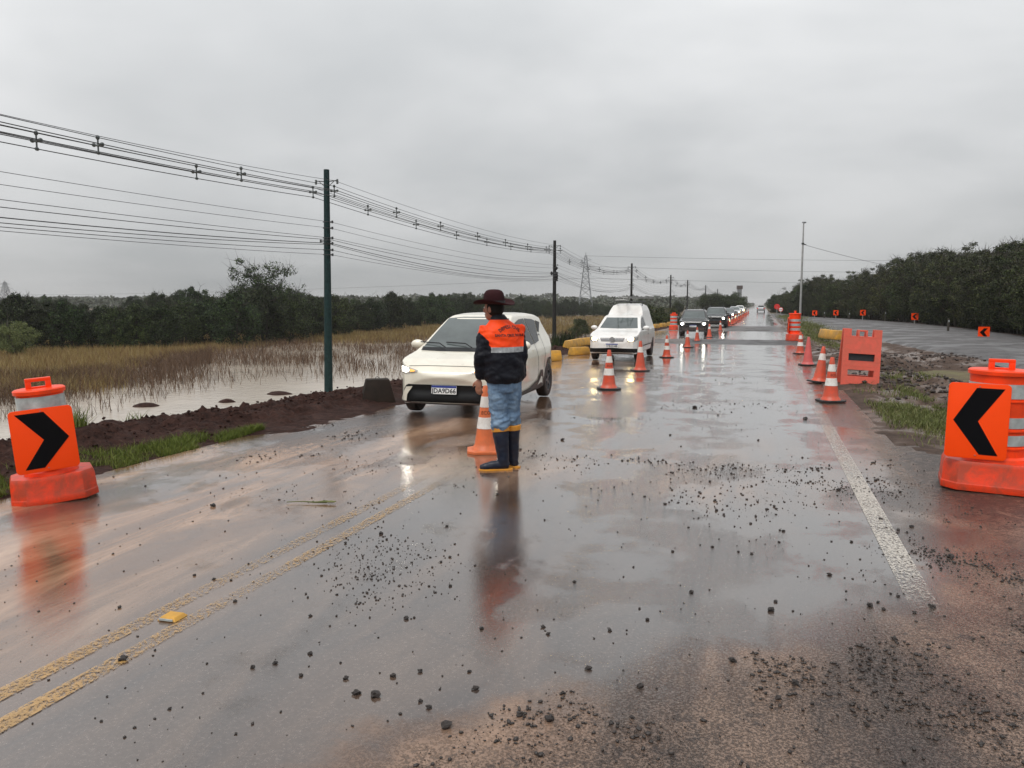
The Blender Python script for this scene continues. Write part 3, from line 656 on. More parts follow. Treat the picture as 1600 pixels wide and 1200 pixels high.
k = (x-0.95*y+(fbm(x*1.3, y*1.3, 4)-0.5)*3.0 > -3.3) & (r.rand(n) < sst(.42, .66, fbm(x*2.2, y*2.2, 5, .65))+.06); P_.append(np.stack([x, y], 1)[k]); S_.append(0.0028+0.010*r.rand(k.sum())**4)
n = 2600; x = -5.8+7.2*r.rand(n); y = 2+22*r.rand(n)**1.4; P_.append(np.stack([x, y], 1)); S_.append(0.0025+0.006*r.rand(n)**2.5)
n = 2600; x = -4.8+6.6*r.rand(n); y = 6.7+0.9*r.randn(n)+0.1*x; k = fbm(x*1.7, y*1.7, 4) > .50; x, y = x[k], y[k]; n = len(x); P_.append(np.stack([x, y], 1)); S_.append(0.0025+0.009*r.rand(n)**4)
for cx, cy, nn in ((-2.33, 4.37, 170), (-2.04, 3.8, 200), (-2.1, 4.1, 90), (-1.9, 10.5, 200), (0.9, 7.2, 300), (1.1, 5.3, 250)):
    P_.append(np.stack([cx+0.22*r.randn(nn), cy+0.2*r.randn(nn)], 1)); S_.append(0.003+0.007*r.rand(nn)**2)
for (a0, b0), (a1, b1), nn, sp_ in (((-3.2, 7.9), (-.6, 7.6), 420, .05), ((-.6, 7.5), (1.3, 8.3), 520, .06), ((-.9, 7.2), (1.2, 7.5), 300, .05), ((-5.6, 8.6), (-4.3, 8.0), 500, .12), ((-5.2, 6.6), (-4.4, 6.9), 200, .08), ((-1.2, 6.6), (.3, 6.2), 350, .15), ((.9, 6.0), (1.25, 5.0), 300, .08), ((-1.5, 12), (.5, 12.8), 300, .2), ((-2.4, 17), (.3, 17.6), 300, .3), ((1.2, 3.6), (2.1, 4.6), 500, .15)):
    u = r.rand(nn); k = fbm(u*9+a0, u*0+b0, 3); P_.append(np.stack([a0+(a1-a0)*u+sp_*r.randn(nn)*.5, b0+(b1-b0)*u+1.7*sp_*r.randn(nn)+.12*np.sin(u*9)], 1)[k > .42]); S_.append((0.002+0.014*r.rand(nn)**5)[k > .42])
P2 = np.concatenate(P_); S2 = np.concatenate(S_); k = (P2[:, 0] > -5.9) & (P2[:, 0] < 3.5); P2, S2 = P2[k], S2[k]
zz_ = np.where(P2[:, 0] < 1.35, road_h(P2[:, 0], P2[:, 1]), np.maximum(verge_h(P2[:, 0], P2[:, 1]), 0))
stones('gravel_grit', np.stack([P2[:, 0], P2[:, 1], zz_+S2*0.3], 1), S2, MT['rock'], 'fine dark grit scattered over the wet road', 'gravel', 3)
# rubble on the right verge
n = 22000; x = 1.9+8*r.rand(n); y = 12+19*r.rand(n)
dens = 1.0*np.exp(-((x-3.3)/1.3)**2-((y-20.5)/4.0)**2)+0.9*np.exp(-((x-4.7)/2.4)**2-((y-16.6)/1.1)**2)+0.7*np.exp(-((x-6.5)/2.5)**2-((y-26.3)/1.2)**2)+0.05
k = r.rand(n) < dens*(0.4+fbm(x*2, y*2, 3)); x, y = x[k], y[k]; s = 0.012+0.055*r.rand(len(x))**3
stones('rubble_heap', np.stack([x, y, verge_h(x, y)+s*0.35], 1), s, MT['rubble'], 'heap of broken grey rubble beside the brown puddle', 'rubble', 5)
# clods on the mud bank
n = 9000; y = 2+30*r.rand(n)**1.5; x = -crest(y)+0.5*r.randn(n); k = (x < -6.2) & (x > -8.9); x, y = x[k], y[k]; s = 0.006+0.028*r.rand(len(x))**4
stones('mud_clods', np.stack([x, y, bank_h(x, y)+s*0.3], 1), s, MT['mud_red'], 'loose clods of red brown mud heaped along the bank', 'mud', 6)
# single clods on the road, each its own thing
def clod(seed, s):
    q = np.random.RandomState(seed); bm = bmesh.new(); bmesh.ops.create_icosphere(bm, subdivisions=2, radius=1)
    for v in bm.verts:
        d = 0.75+0.5*mnoise.noise(v.co*1.4+Vector((seed, 0, 0)))+0.25*mnoise.noise(v.co*3.5+Vector((0, seed, 0)))
        v.co = Vector((v.co.x*d, v.co.y*d*0.85, v.co.z*d*0.62))
    me = bpy.data.meshes.new('mud_clod'); bm.to_mesh(me); bm.free(); me.materials.append(MT['rock']); return me
cms = [clod(i, 1) for i in range(5)]
big = [(323, 797, .030), (340, 768, .012), (165, 1055, .026), (1088, 638, .045), (1263, 656, .045), (1320, 770, .022), (1380, 962, .024), (1402, 968, .016), (1480, 964, .024), (1220, 970, .024), (575, 1117, .028), (545, 1113, .022), (1115, 757, .018), (288, 912, .014), (628, 985, .018), (590, 843, .022), (700, 930, .014), (1058, 872, .014), (1235, 838, .016), (1312, 910, .018), (1090, 940, .018), (1020, 986, .014), (1164, 872, .012), (692, 1170, .030), (862, 1158, .026), (606, 1083, .018), (1264, 1094, .022), (1422, 1018, .020), (1160, 1056, .022), (1384, 1052, .018), (1236, 1120, .018), (813, 1150, .020), (880, 690, .030), (1050, 682, .020), (1125, 650, .018), (1345, 855, .014), (1190, 690, .020), (528, 1087, .016), (376, 1068, .015), (455, 1082, .014), (1505, 880, .03), (1440, 830, .02), (740, 1105, .018), (925, 1070, .018), (1010, 1100, .02)]
q = np.random.RandomState(4)
for i in range(120):
    px, py = q.uniform(60, 1500), 640+540*q.rand()**0.8; big.append((px, py, 0.006+0.010*q.rand()**2+0.003*(py < 800)))
for px, py, s in big:
    xx, yy = screen_pts(1, px, px, py, py, q); xx, yy = float(xx[0]), float(yy[0])
    if xx < -5.8: continue
    o = bpy.data.objects.new('mud_clod', cms[q.randint(5)]); C.objects.link(o)
    zq = road_h(xx, yy) if xx < 1.35 else max(0, float(verge_h(np.array([xx]), np.array([yy]))[0]))
    o.location = (xx, yy, zq+s*0.35); o.scale = (s, s, s); o.rotation_euler = (0, 0, q.rand()*6.28)
    tag(o, 'small dark clod of mud lying loose on the wet road', 'mud clod', 'dark clods scattered on the wet road')
# stick, leaf and road stud
o = MB().tube([(-.17, 0, .004), (-.05, .01, .008), (.06, -.004, .006), (.16, .004, .010)], [.003, .004, .006, .012], 6).ell((.19, .0, .012), (.045, .016, .008), 10, 6).build('leafy_twig', MT['grass_dull'], smooth=True, ang=70)
o.location = (-3.42, 5.24, .012); o.rotation_euler = (0, 0, YAW-.05); tag(o, 'thin twig with a green leaf lying on the left lane', 'twig')
t_ = empty('road_stud', (-2.81, 3.06, 0.008), 0.05, 'square yellow road stud between the double yellow lines', 'road stud')
MB().box((0, 0, .008), (.11, .10, .018), taper=.7).build('body', MT['yellow'], t_, bevel=.003)
MB().box((0, -.051, .008), (.08, .004, .010)).build('reflector', MT['silver'], t_)
# ------------------------------------------------------------------ traffic cones
def make_cone(h=0.75, style='black', label='', group=None):
    body = {'black': MT['cone'], 'orange': MT['cone_warm'], 'pink': MT['cone_pink'], 'red': MT['cone']}[style]
    bm_ = {'black': MT['cone_base'], 'orange': MT['cone_warm'], 'pink': MT['cone_base'], 'red': MT['cone_base']}[style]
    t = empty('traffic_cone', (0, 0, 0), 0, label, 'traffic cone', group)
    b = MB(); wd = 0.21
    b.prism([(-wd, -wd*.62), (-wd*.62, -wd), (wd*.62, -wd), (wd, -wd*.62), (wd, wd*.62), (wd*.62, wd), (-wd*.62, wd), (-wd, wd*.62)], 'z', 0, 0.032)
    b.build('base', bm_, t, bevel=0.008)
    def rr(z): return 0.135*(1-(z-0.03)/(h-0.03))+0.030*(z-0.03)/(h-0.03)
    p = [(0.165, 0.032), (0.158, 0.045), (rr(.07)+.004, 0.075)]+[(rr(z), z) for z in np.linspace(.10, h-.01, 8)]+[(0.026, h), (0.018, h), (0.018, h-.05)]
    MB().lathe(p, 28).build('body', body, t, smooth=True)
    if style != 'pink':
        for z0, z1 in ((.36*h, .53*h), (.68*h, .84*h)) if style != 'red' else ((.62*h, .80*h),):
            MB().lathe([(rr(z0), z0), (rr(z0)+.003, z0+.002), (rr(z1)+.003, z1-.002), (rr(z1), z1)], 28, cap=False).build('white_band', MT['cone_white'], t, smooth=True)
    if style in ('black', 'orange'):
        z = .60*h; me = text_mesh('ECO', .055, .001); V = []
        for v in me.vertices:
            a = v.co.x/(rr(z)+.003)-math.pi/2; rd = rr(z+v.co.y)+.003
            V.append((rd*math.cos(a), rd*math.sin(a), z+v.co.y))
        for v, q_ in zip(me.vertices, V): v.co = q_
        o = bpy.data.objects.new('lettering', me); me.materials.append(MT['ink']); link(o, t)
    return t
def text_mesh(s, size, ext=0.0, align='CENTER', spacing=1.0, bold=0.0):
    cu = bpy.data.curves.new('txt', 'FONT'); cu.body = s; cu.size = size; cu.extrude = ext; cu.align_x = align; cu.align_y = 'CENTER'; cu.space_character = spacing; cu.offset = bold; cu.resolution_u = 2
    o = bpy.data.objects.new('txt', cu); C.objects.link(o); dg = bpy.context.evaluated_depsgraph_get(); dg.update()
    me = bpy.data.meshes.new_from_object(o.evaluated_get(dg)); bpy.data.objects.remove(o, do_unlink=True); return me
protos = {k: make_cone(0.75, k) for k in ('black', 'orange', 'pink', 'red')}
used = set()
def cone(style, x, y, h, label, group=None, rz=0.3, tilt=0.0):
    if style not in used: used.add(style); o = protos[style]
    else: o = copy_tree(protos[style])
    o.location = (x, y, 0.005); s = h/0.75; o.scale = (s, s, s); o.rotation_euler = (0, tilt, rz+YAW)
    if x > 1.5: o.location.z = float(verge_h(np.array([x]), np.array([y]))[0])+.01
    tag(o, label, 'traffic cone', group); return o
G1, G2 = 'cones along the centre of the road', 'cones along the right edge of the road'
cone('orange', -2.80, 7.74, 0.72, 'terracotta orange cone with two white bands just behind the man', G1, 0.05)
cone('black', -2.69, 14.25, 0.74, 'dirty red orange cone in front of the white canopy van, nearest the man', G1, 0.1)
cone('red', -2.72, 18.4, 0.72, 'cone with one white band at the near corner of the white canopy van', G1, 0.2)
cone('black', -2.66, 23.3, 0.66, 'cone right of the white canopy van, two white bands, alone beside its rear wheel', G1)
cone('red', -2.56, 29.0, 0.62, 'cone nearest the camera in front of the black off-road car', G1)
cone('red', -2.61, 34.1, 0.60, 'cone at the right headlight of the black off-road car', G1)
cone('red', -2.36, 38.3, 0.64, 'cone just right of the black off-road car', G1)
cone('red', -2.30, 47.6, 0.60, 'cone standing alone past the pale puddle strip of road', G1)
for i, (x, y) in enumerate(((-2.2, 57), (-2.15, 62.5), (-2.12, 67), (-2.12, 72), (-2.1, 79), (-2.1, 87), (-2.1, 97), (-2.12, 110), (-2.15, 124), (-2.15, 140))):
    cone('red', x, y, 0.7, 'small distant cone in the row leading towards the far headlights', 'far cones on the centre line')
cone('red', -4.9, 79, 0.8, 'distant cone at the left road edge left of the blue car', None)
cone('black', 1.13, 13.55, 0.73, 'red orange cone with two white bands in front of the plastic barricade', G2, 0.1)
cone('red', 1.17, 16.8, 0.74, 'leaning orange cone with one white band behind the one by the barricade', G2, 0.2, 0.10)
cone('pink', 1.20, 21.5, 0.74, 'faded pinkish cone without bands on a black foot', G2)
cone('black', 1.23, 26.4, 0.70, 'farthest right edge cone with white bands below the striped drum', G2)

# ------------------------------------------------------------------ drums with chevron panels
def rrect(w_, h_, r_, n=5):
    p = []
    for cx, cy, a0 in ((w_/2-r_, h_/2-r_, 0), (-w_/2+r_, h_/2-r_, 90), (-w_/2+r_, -h_/2+r_, 180), (w_/2-r_, -h_/2+r_, 270)):
        for k in range(n+1):
            a = R(a0+90*k/n); p.append((cx+r_*math.cos(a), cy+r_*math.sin(a)))
    return p
def make_drum(flip, label, panel=True, bh=0.235, bw=0.70, bd=0.56, px_off=-0.10, group=None, dr=0.232, ph=0.56, pw=0.50, pz=0.555, tall=0.98, bands=((.40, .49), (.55, .64), (.80, .92))):
    t = empty('traffic_drum', (0, 0, 0), 0, label, 'traffic drum', group)
    c = 0.11; a, b = bw/2, bd/2
    out_ = [(-a, -b+c), (-a+c, -b), (a-c, -b), (a, -b+c), (a, b-c), (a-c, b), (-a+c, b), (-a, b-c)]
    m_ = MB(); vs = []; lv = [(1.0, 0.0), (1.0, .055), (.985, .062), (.97, bh-.035), (.93, bh), (.62, bh+.004), (.60, bh-.015)]
    for s, z in lv: vs += [(x*s, y*s, z) for x, y in out_]
    fs = [(i*8+k, i*8+(k+1) % 8, (i+1)*8+(k+1) % 8, (i+1)*8+k) for i in range(len(lv)-1) for k in range(8)]+[tuple(range(7, -1, -1)), tuple(len(lv)*8-8+k for k in range(8))]
    m_.add(vs, fs); m_.build('base', MT['orange_base'], t, bevel=0.007)
    prof = [(dr+.03, bh-.02), (dr+.02, bh+.03), (dr, bh+.05)]
    for z0, z1 in bands: prof += [(dr-.002, z0-.035), (dr+.008, z0-.03), (dr+.008, z0-.018), (dr-.004, z0-.012), (dr-.004, z1+.008)]
    prof += [(dr-.002, tall-.045), (dr+.014, tall-.04), (dr+.016, tall-.01), (dr+.004, tall), (0.001, tall+.004)]
    MB().lathe(prof, 40).build('barrel', MT['orange'], t, smooth=True, ang=30)
    for z0, z1 in bands: MB().lathe([(dr-.003, z0), (dr+.001, z0), (dr+.001, z1), (dr-.003, z1)], 40, cap=False).build('reflective_band', MT['silver'], t, smooth=True)
    h_ = MB(); hz = tall+.002
    h_.box((-.075, 0, hz+.035), (.045, .055, .075)).box((.075, 0, hz+.035), (.045, .055, .075)).box((0, 0, hz+.072), (.195, .058, .030)).box((0, 0, hz+.008), (.11, .05, .012))
    h_.build('handle', MT['orange'], t, bevel=0.008)
    if panel:
        y0 = -dr-.022
        pn = empty('sign_panel', (px_off, y0, pz), 0); pn.parent = t; pn.rotation_euler = (R(-2), 0, 0)
        MB().prism([(x, z) for x, z in rrect(pw, ph, .035)], 'y', -.006, .006).build('board', MT['sign_orange'], pn, bevel=.002)
        s = -1 if flip else 1; aw, ah = pw*.40, ph*.44
        ch = [(-aw, ah), (aw*.12, ah), (aw*.98, 0), (aw*.12-.05, -ah), (-aw*.9, -ah), (-aw*.02, 0)]
        ch = [(s*x, z) for x, z in ch]
        MB().prism(ch, 'y', -.0085, -.0062).build('chevron', MT['sign_black'], pn)
        for z in (ph*.455, -ph*.455): MB().lathe([(.007, 0), (.006, .004)], 8).build('screw', MT['steel'], pn).location = (0, -.009, z); 
    return t
dl = make_drum(False, 'orange drum at the left edge, panel with black chevron pointing right', px_off=-0.02, dr=.185, bw=.66, bd=.5, pw=.47, ph=.54)
dl.scale = (.94,)*3
dl.location = (-5.55, 4.80, 0.0); dl.rotation_euler = (0, R(-4.5), YAW+R(33))
dr_ = make_drum(True, 'orange drum at the right edge, panel with black chevron pointing left', px_off=-0.17, bh=.25, ph=.64, pw=.455, bw=.80, pz=.60, tall=1.03)
dr_.location = (1.96, 7.55, 0.012); dr_.rotation_euler = (0, R(1.0), YAW-R(26))
dm = make_drum(True, 'striped orange drum beside the mast, seen from the side of its panel', px_off=0, dr=.20, bands=((.36, .45), (.52, .61), (.68, .77)))
dm.location = (1.42, 36.2, 0.0); dm.rotation_euler = (0, 0, YAW-R(104)); dm.scale = (1.22,)*3
ds = make_drum(False, 'red and white striped drum on the left edge beside the black car', panel=False, dr=.22, bands=((.30, .42), (.52, .64), (.74, .86)), bw=.55, bd=.5)
ds.location = (-5.2, 49, 0.0)

# ------------------------------------------------------------------ plastic barricade
t = empty('plastic_barricade', (1.83, 16.4, 0.0), 0, 'tall faded red plastic A-frame barricade with two slots on the right verge', 'barricade', rot=(R(0), R(3.2), YAW-R(10)))
def bar_panel(par, tilt, y0, name):
    W_, H_ = .70, 1.10; e = empty(name, (0, y0, 0)); e.parent = par; e.rotation_euler = (R(tilt), 0, 0)
    def seg(x0, x1, z0, z1, d=.05): return ((x0+x1)/2, 0, (z0+z1)/2), (x1-x0, d, z1-z0)
    m_ = MB()
    for s in (seg(-.35, .35, .05, .20), seg(-.35, -.24, .20, .325), seg(.24, .35, .20, .325), seg(-.35, .35, .325, .50), seg(-.35, -.24, .50, .64), seg(.24, .35, .50, .64),
              seg(-.35, .35, .64, .98), seg(-.35, -.21, .98, 1.12), seg(.21, .35, .98, 1.12), seg(-.35, -.20, 0, .05), seg(.20, .35, 0, .05)):
        m_.box(*s)
    bm = bmesh.new(); me = m_.mesh('p'); bm.from_mesh(me)
    bmesh.ops.remove_doubles(bm, verts=bm.verts, dist=1e-4)
    me2 = bpy.data.meshes.new('panel'); bm.to_mesh(me2); bm.free(); me2.materials.append(MT['barricade'])
    o = link(bpy.data.objects.new('panel', me2), e)
    h_ = MB(); h_.box((-.075, 0, 1.035), (.03, .04, .11)).box((.075, 0, 1.035), (.03, .04, .11)).box((0, 0, 1.09), (.18, .04, .03)); h_.build('handle', MT['barricade'], e, bevel=.006)
    MB().box((0, -.030, .575), (.50, .008, .155)).box((0, -.030, .205), (.50, .008, .150)).build('slot_rim', MT['barricade'], e, bevel=.003) if False else None
    for z in (.965, .395, .49): MB().box((0, -.0262, z), (.66, .004, .008)).build('rib', mat_dark_red, e)
    for k in e.children: k.location.z += 0
    return e
mat_dark_red = MT['barricade']
fp_ = bar_panel(t, -8, -.20, 'front_panel'); MB().box((0, .035, .57), (.52, .012, .18)).build('slot_dark_board', MT['ink'], fp_); bar_panel(t, 8, .20, 'rear_panel')  # black board added so the inside of the upper slot reads dark

# ------------------------------------------------------------------ barriers and blocks
def poly_barrier(name, pts, z, wd, h, m, label, cat='barrier', group=None):
    """concrete beam with sloped sides along a bent line"""
    t = MB(); n = len(pts); vs = []
    for i, p in enumerate(pts):
        p = Vector((*p, 0)); d = (Vector((*pts[min(i+1, n-1)], 0))-Vector((*pts[max(i-1, 0)], 0))).normalized(); q = Vector((-d.y, d.x, 0))
        for a, b in ((-wd*.5, 0), (-wd*.5, h*.3), (-wd*.28, h), (wd*.28, h), (wd*.5, h*.3), (wd*.5, 0)): vs.append(p+q*a+Vector((0, 0, z+b)))
    fs = [(i*6+k, i*6+(k+1) % 6, (i+1)*6+(k+1) % 6, (i+1)*6+k) for i in range(n-1) for k in range(6)]+[(5, 4, 3, 2, 1, 0), tuple((n-1)*6+k for k in range(6))]
    t.add(vs, fs); return tag(t.build(name, m, bevel=.02), label, cat, group)
poly_barrier('concrete_barrier', [(-6.3, 25.6), (-6.3, 27.6), (-5.9, 29.2)], .08, .30, .27, MT['yellow'], 'bent yellow concrete barrier partly hidden behind the white canopy van')
poly_barrier('concrete_barrier', [(-5.66, 20.9), (-5.44, 21.2)], 0, .28, .29, MT['yellow'], 'short yellow concrete block beside the rear wheel of the cream car', 'concrete block')
poly_barrier('concrete_barrier', [(-5.62, 23.4), (-5.25, 24.0)], 0, .30, .25, MT['yellow'], 'worn yellow concrete block in front of the bent yellow barrier', 'concrete block')
poly_barrier('concrete_barrier', [(2.75, 38.6), (2.95, 37.2), (3.35, 36.3)], .05, .40, .40, MT['yellow'], 'bent yellow barrier on the right verge behind the plastic barricade')
for i, (x, y) in enumerate(((-6.6, 50), (-6.5, 53), (-6.4, 56.5))):
    poly_barrier('concrete_barrier', [(x, y), (x+.15, y+1.2)], 0, .3, .30, MT['yellow'], 'small far yellow barrier piece left of the striped red and white drum', 'barrier', 'far yellow barrier pieces')
t = MB(); b = [(-.28, -.22), (.28, -.22), (.28, .22), (-.28, .22)]
t.add([(x, y, -.02) for x, y in b]+[(x*.66, y*.6, .375) for x, y in b], [(3, 2, 1, 0), (4, 5, 6, 7), (0, 1, 5, 4), (1, 2, 6, 5), (2, 3, 7, 6), (3, 0, 4, 7)])
cb = empty('concrete_block', (-5.93, 11.2, 0.01), YAW+.25, 'dark tapered concrete block on the mud left of the cream car', 'concrete block')
t.build('block', MT['concrete'], cb, bevel=.018)
MB().tube([(-.03, 0, .36), (-.03, 0, .395), (0, 0, .41), (.03, 0, .395), (.03, 0, .36)], .006, 6).build('lifting_loop', MT['dark_steel'], cb)

# ------------------------------------------------------------------ utility poles and cables
def utility_pole(x, y, zb, h, m, r0, label, fittings=True, lean=0.0, arm=0.46, pack=False):
    t = empty('utility_pole', (x, y, zb), 0, label, 'utility pole', 'utility poles along the left of the road')
    n = 10; MB().lathe([(r0*(1-.36*i/n), -.3+(h+.3)*i/n) for i in range(n+1)], 20).build('shaft', m, t, smooth=True, ang=60)
    zt = h; a = empty('bracket_arm', (0, 0, zt-.44)); a.parent = t
    for s in (-1, 1):
        MB().tube([(s*.08, 0, 0), (s*arm, 0, .03)], .018, 8).tube([(s*.10, 0, -.17), (s*arm*.72, 0, .015)], .013, 6).build('strut', MT['dark_steel'], a)
        MB().lathe([(.03, -.12), (.05, -.09), (.03, -.06), (.05, -.03), (.03, 0), (.045, .03), (.02, .06)], 12, (s*arm, 0, .02)).build('insulator', MT['porcelain'], a, smooth=True)
    if fittings:
        for z, s in ((-1.95, 1), (-2.18, 1), (-2.55, 1), (-2.66, -1), (-2.75, 1), (-3.0, 1), (-3.18, 1)):
            MB().lathe([(r0*.98, -.012), (r0*.98, .012)], 20, (0, 0, zt+z), cap=False).tube([(s*r0*.7, -.02, zt+z), (s*(r0+.12), -.04, zt+z)], .025, 8).tube([(s*(r0+.09), -.04, zt+z-.05), (s*(r0+.09), -.04, zt+z+.05)], .035, 10).build('cable_clamp', MT['dark_steel'], t)
    if pack:
        MB().ell((.12, -.12, zt-2.85), (.2, .18, .42)).ell((-.22, -.1, zt-2.6), (.1, .1, .16)).ell((.15, -.1, zt-2.2), (.12, .12, .16)).tube([(.1, -.2, zt-3.2), (.22, -.2, zt-2.7), (.05, -.2, zt-2.2)], .03, 6).build('cable_coil', MT['black_plastic'], t, smooth=True, ang=80)
    t.rotation_euler = (0, lean, 0)
    return t
POLES = [(-15.95, 26.1, 8.45), (-15.9, 60.3, 8.5), (-15.6, 97, 8.5), (-15.2, 137, 8.5), (-15.0, 167, 8.5), (-14.5, 215, 8.5), (-14.3, 270, 8.5)]
ZP = 6.65
labs = ['dark green wooden utility pole standing nearest, left of the cream car', 'dark brown utility pole with a thick cable bundle behind the cream car', 'utility pole rising directly behind the white canopy van',
        'utility pole left of the black off-road car', 'utility pole just above the black off-road car', 'thin far utility pole at the left side of the domed tree', 'most distant utility pole in front of the domed tree']
for i, ((x, y, h), lb) in enumerate(zip(POLES, labs)):
    utility_pole(x, y, -1.82, ZP+1.82, MT['pole_green'] if i == 0 else MT['pole_brown'], .165 if i == 0 else .18, lb, i < 3, R(1.0) if i == 0 else 0, pack=(i == 1))
PP = [(-16.4, -9.0)]+[(x, y) for x, y, h in POLES]
def cable(name, dx, z, r_, sags, label, cat='power cable', group=None, z0=None, dz=None, wob=0.0):
    pts = []
    for i in range(len(PP)-1):
        (x0, y0), (x1, y1) = PP[i], PP[i+1]; n = 22 if i < 2 else 10; L_ = y1-y0
        za = z; zb_ = z
        if i == 0: za = z if z0 is None else z0
        for k in range(n+(i == len(PP)-2)):
            u = k/n; pts.append((x0+(x1-x0)*u+dx, y0+L_*u, za+(zb_-za)*u-4*sags[min(i, len(sags)-1)]*u*(1-u)+wob*math.sin(u*9+dx*7)))
    o = MB().tube(pts, r_, 5).build(name, MT['wire'], smooth=True); return tag(o, label, cat, group)
SPZ = ZP-.80
circ = []
for ci, dx in enumerate((-.46, .46)):
    side = ('lower', 'upper')[ci]; sg = [.42, .42, .9, 1.0, .8]
    cable('messenger_cable', dx, SPZ+.17, .010, sg, f'topmost thin steel cable of the {side} spaced bundle along the poles')
    for k, (ax, az, nm) in enumerate(((-.13, 0, 'left'), (.13, 0, 'right'), (0, -.20, 'bottom'))):
        cable('covered_cable', dx+ax, SPZ+az, .0125, sg, f'black covered cable, {nm} one of the {side} spaced bundle')
cable('ground_wire', .46, ZP-.42, .008, [.62, .35, .8], 'single thin wire running above both spaced bundles')
low = [(-1.95, .007, .25, 'highest thin wire of the lower communication cables'), (-2.18, .007, .30, 'second highest wire of the lower communication cables'), (-2.55, .008, .25, 'third wire from the top among the communication cables'), (-2.62, .010, .35, 'dark wire in the middle of the communication cables'),
       (-2.75, .013, .45, 'thick cable of the communication bundle, the darkest one'), (-2.80, .010, .52, 'cable lying close under the thickest communication cable'), (-3.0, .009, .40, 'second lowest communication cable on the poles'), (-3.18, .007, .30, 'lowest thin communication wire on the poles')]
for k, (z, r_, sg, lb) in enumerate(low): cable('communication_cable', .27, ZP+z, r_, [sg, sg*1.2, sg*2], lb, 'communication cable')
def spacer(label):
    t = MB()
    t.tube([(0, 0, .20), (0, 0, -.22)], .020, 8).tube([(-.15, 0, .02), (0, 0, -.03), (.15, 0, .02)], .028, 8)
    t.ell((0, 0, .17), (.05, .05, .06), 10, 6).ell((-.13, 0, .0), (.045, .06, .05), 10, 6).ell((.13, 0, .0), (.045, .06, .05), 10, 6).ell((0, 0, -.20), (.045, .06, .045), 10, 6)
    return tag(t.build('cable_spacer', MT['porcelain'], smooth=True, ang=60), label, 'cable spacer', 'spacers hung on the cable bundles')
sp0 = None
def zat(dx, y, sg):
    for i in range(len(PP)-1):
        (x0, y0), (x1, y1) = PP[i], PP[i+1]
        if y0 <= y <= y1:
            u = (y-y0)/(y1-y0); return x0+(x1-x0)*u+dx, SPZ-4*sg[min(i, len(sg)-1)]*u*(1-u)
for ci, dx in enumerate((-.46, .46)):
    ys = [14.4, 19.8, 26.1, 30.4, 35.3, 40.6, 45.6, 50.4, 55.2, 60.3]+list(np.arange(67, 167, 7.5)); ys = [y_+(.9 if ci and y_ not in (26.1, 60.3) else 0) for y_ in ys]
    for k, y_ in enumerate(ys):
        p = zat(dx, y_, [.42, .42, .9, 1.0, .8])
        lb = 'small grey spacer clamp on one of the two cable bundles between poles'
        if k < 2: lb = f"spacer clamp on the {('lower', 'upper')[ci]} bundle left of the green pole, {('farther from', 'nearer to')[k]} the pole"
        if k == 2: lb = f"spacer clamp hanging under the {('left', 'right')[ci]} arm of the green pole"
        if sp0 is None: sp0 = spacer(lb); o = sp0
        else: o = sp0.copy(); C.objects.link(o)
        o['label'] = lb; o.location = (p[0], y_, p[1]); o.scale = (1.0,)*3
# lattice towers and the transmission line across the road
def lattice(x, y, zb, h, wb, label, rz=0.3, arms=True, r_=.07):
    t = empty('transmission_tower', (x, y, zb), rz, label, 'transmission tower')
    lv = [0, .16, .30, .42, .53, .62, .70, .77, .84, .90, .95]; hw = lambda u: wb/2*(1-u)**1.15*.92+wb*.045
    m_ = MB(); c4 = ((-1, -1), (1, -1), (1, 1), (-1, 1))
    for sx, sy in c4: m_.tube([(sx*hw(u), sy*hw(u), u*h) for u in lv], r_, 4)
    m_.tube([(0, 0, lv[-1]*h), (0, 0, h)], r_*1.2, 4); m_.build('leg_frame', MT['steel'], t)
    b = MB()
    for u0, u1 in zip(lv[:-1], lv[1:]):
        for k in range(4):
            (ax, ay), (bx, by) = c4[k], c4[(k+1) % 4]
            P0 = lambda s, u: (s[0]*hw(u), s[1]*hw(u), u*h)
            b.tube([P0((ax, ay), u0), P0((bx, by), u1)], r_*.6, 3).tube([P0((bx, by), u0), P0((ax, ay), u1)], r_*.6, 3).tube([P0((ax, ay), u1), P0((bx, by), u1)], r_*.6, 3)
    b.build('bracing', MT['steel'], t)
    if arms:
        for u in (.66, .77, .88):
            L_ = wb*.36; z = u*h
            for s in (-1, 1): MB().tube([(s*hw(u), 0, z), (s*L_, 0, z)], r_*.8, 3).tube([(s*hw(u), 0, z+h*.035), (s*L_, 0, z)], r_*.7, 3).build('cross_arm', MT['steel'], t)
    return t
tw = W(114*230/1200, 230); lattice(tw.x, tw.y, -1.8, 18.6, 4.6, 'steel lattice transmission tower behind the white canopy van')
tw2 = W(-786*360/1200, 360); lattice(tw2.x, tw2.y, -1.8, 14.3, 6.5, 'faint far lattice tower above the trees at the left edge', r_=.12)
for k, (yp, yp2, yp3) in enumerate(((401, 412, 440), (417, 432, 452), (435, 449, 461))):
    a = tw+Vector((0, 0, 1.6+(475-yp)*230/1200)); b = W(1000*270/1200, 270, 1.6+(475-yp2+6)*270/1200); c = tw2+Vector((0, 0, 1.6+(475-yp3)*360/1200))
    pts = [a+(b-a)*u-Vector((0, 0, 4*1.0*u*(1-u))) for u in np.linspace(0, 1, 24)]
    tag(MB().tube(pts, .032, 4).build('transmission_wire', MT['wire']), ('highest', 'middle', 'lowest')[k]+' of the long wires crossing the sky over the road', 'power cable')
    if k == 2: tag(MB().tube([c+(a-c)*u-Vector((0, 0, 4*1.2*u*(1-u))) for u in np.linspace(0, 1, 20)], .03, 4).build('transmission_wire', MT['wire']), 'faint wire low over the left treeline between the two lattice towers', 'power cable')
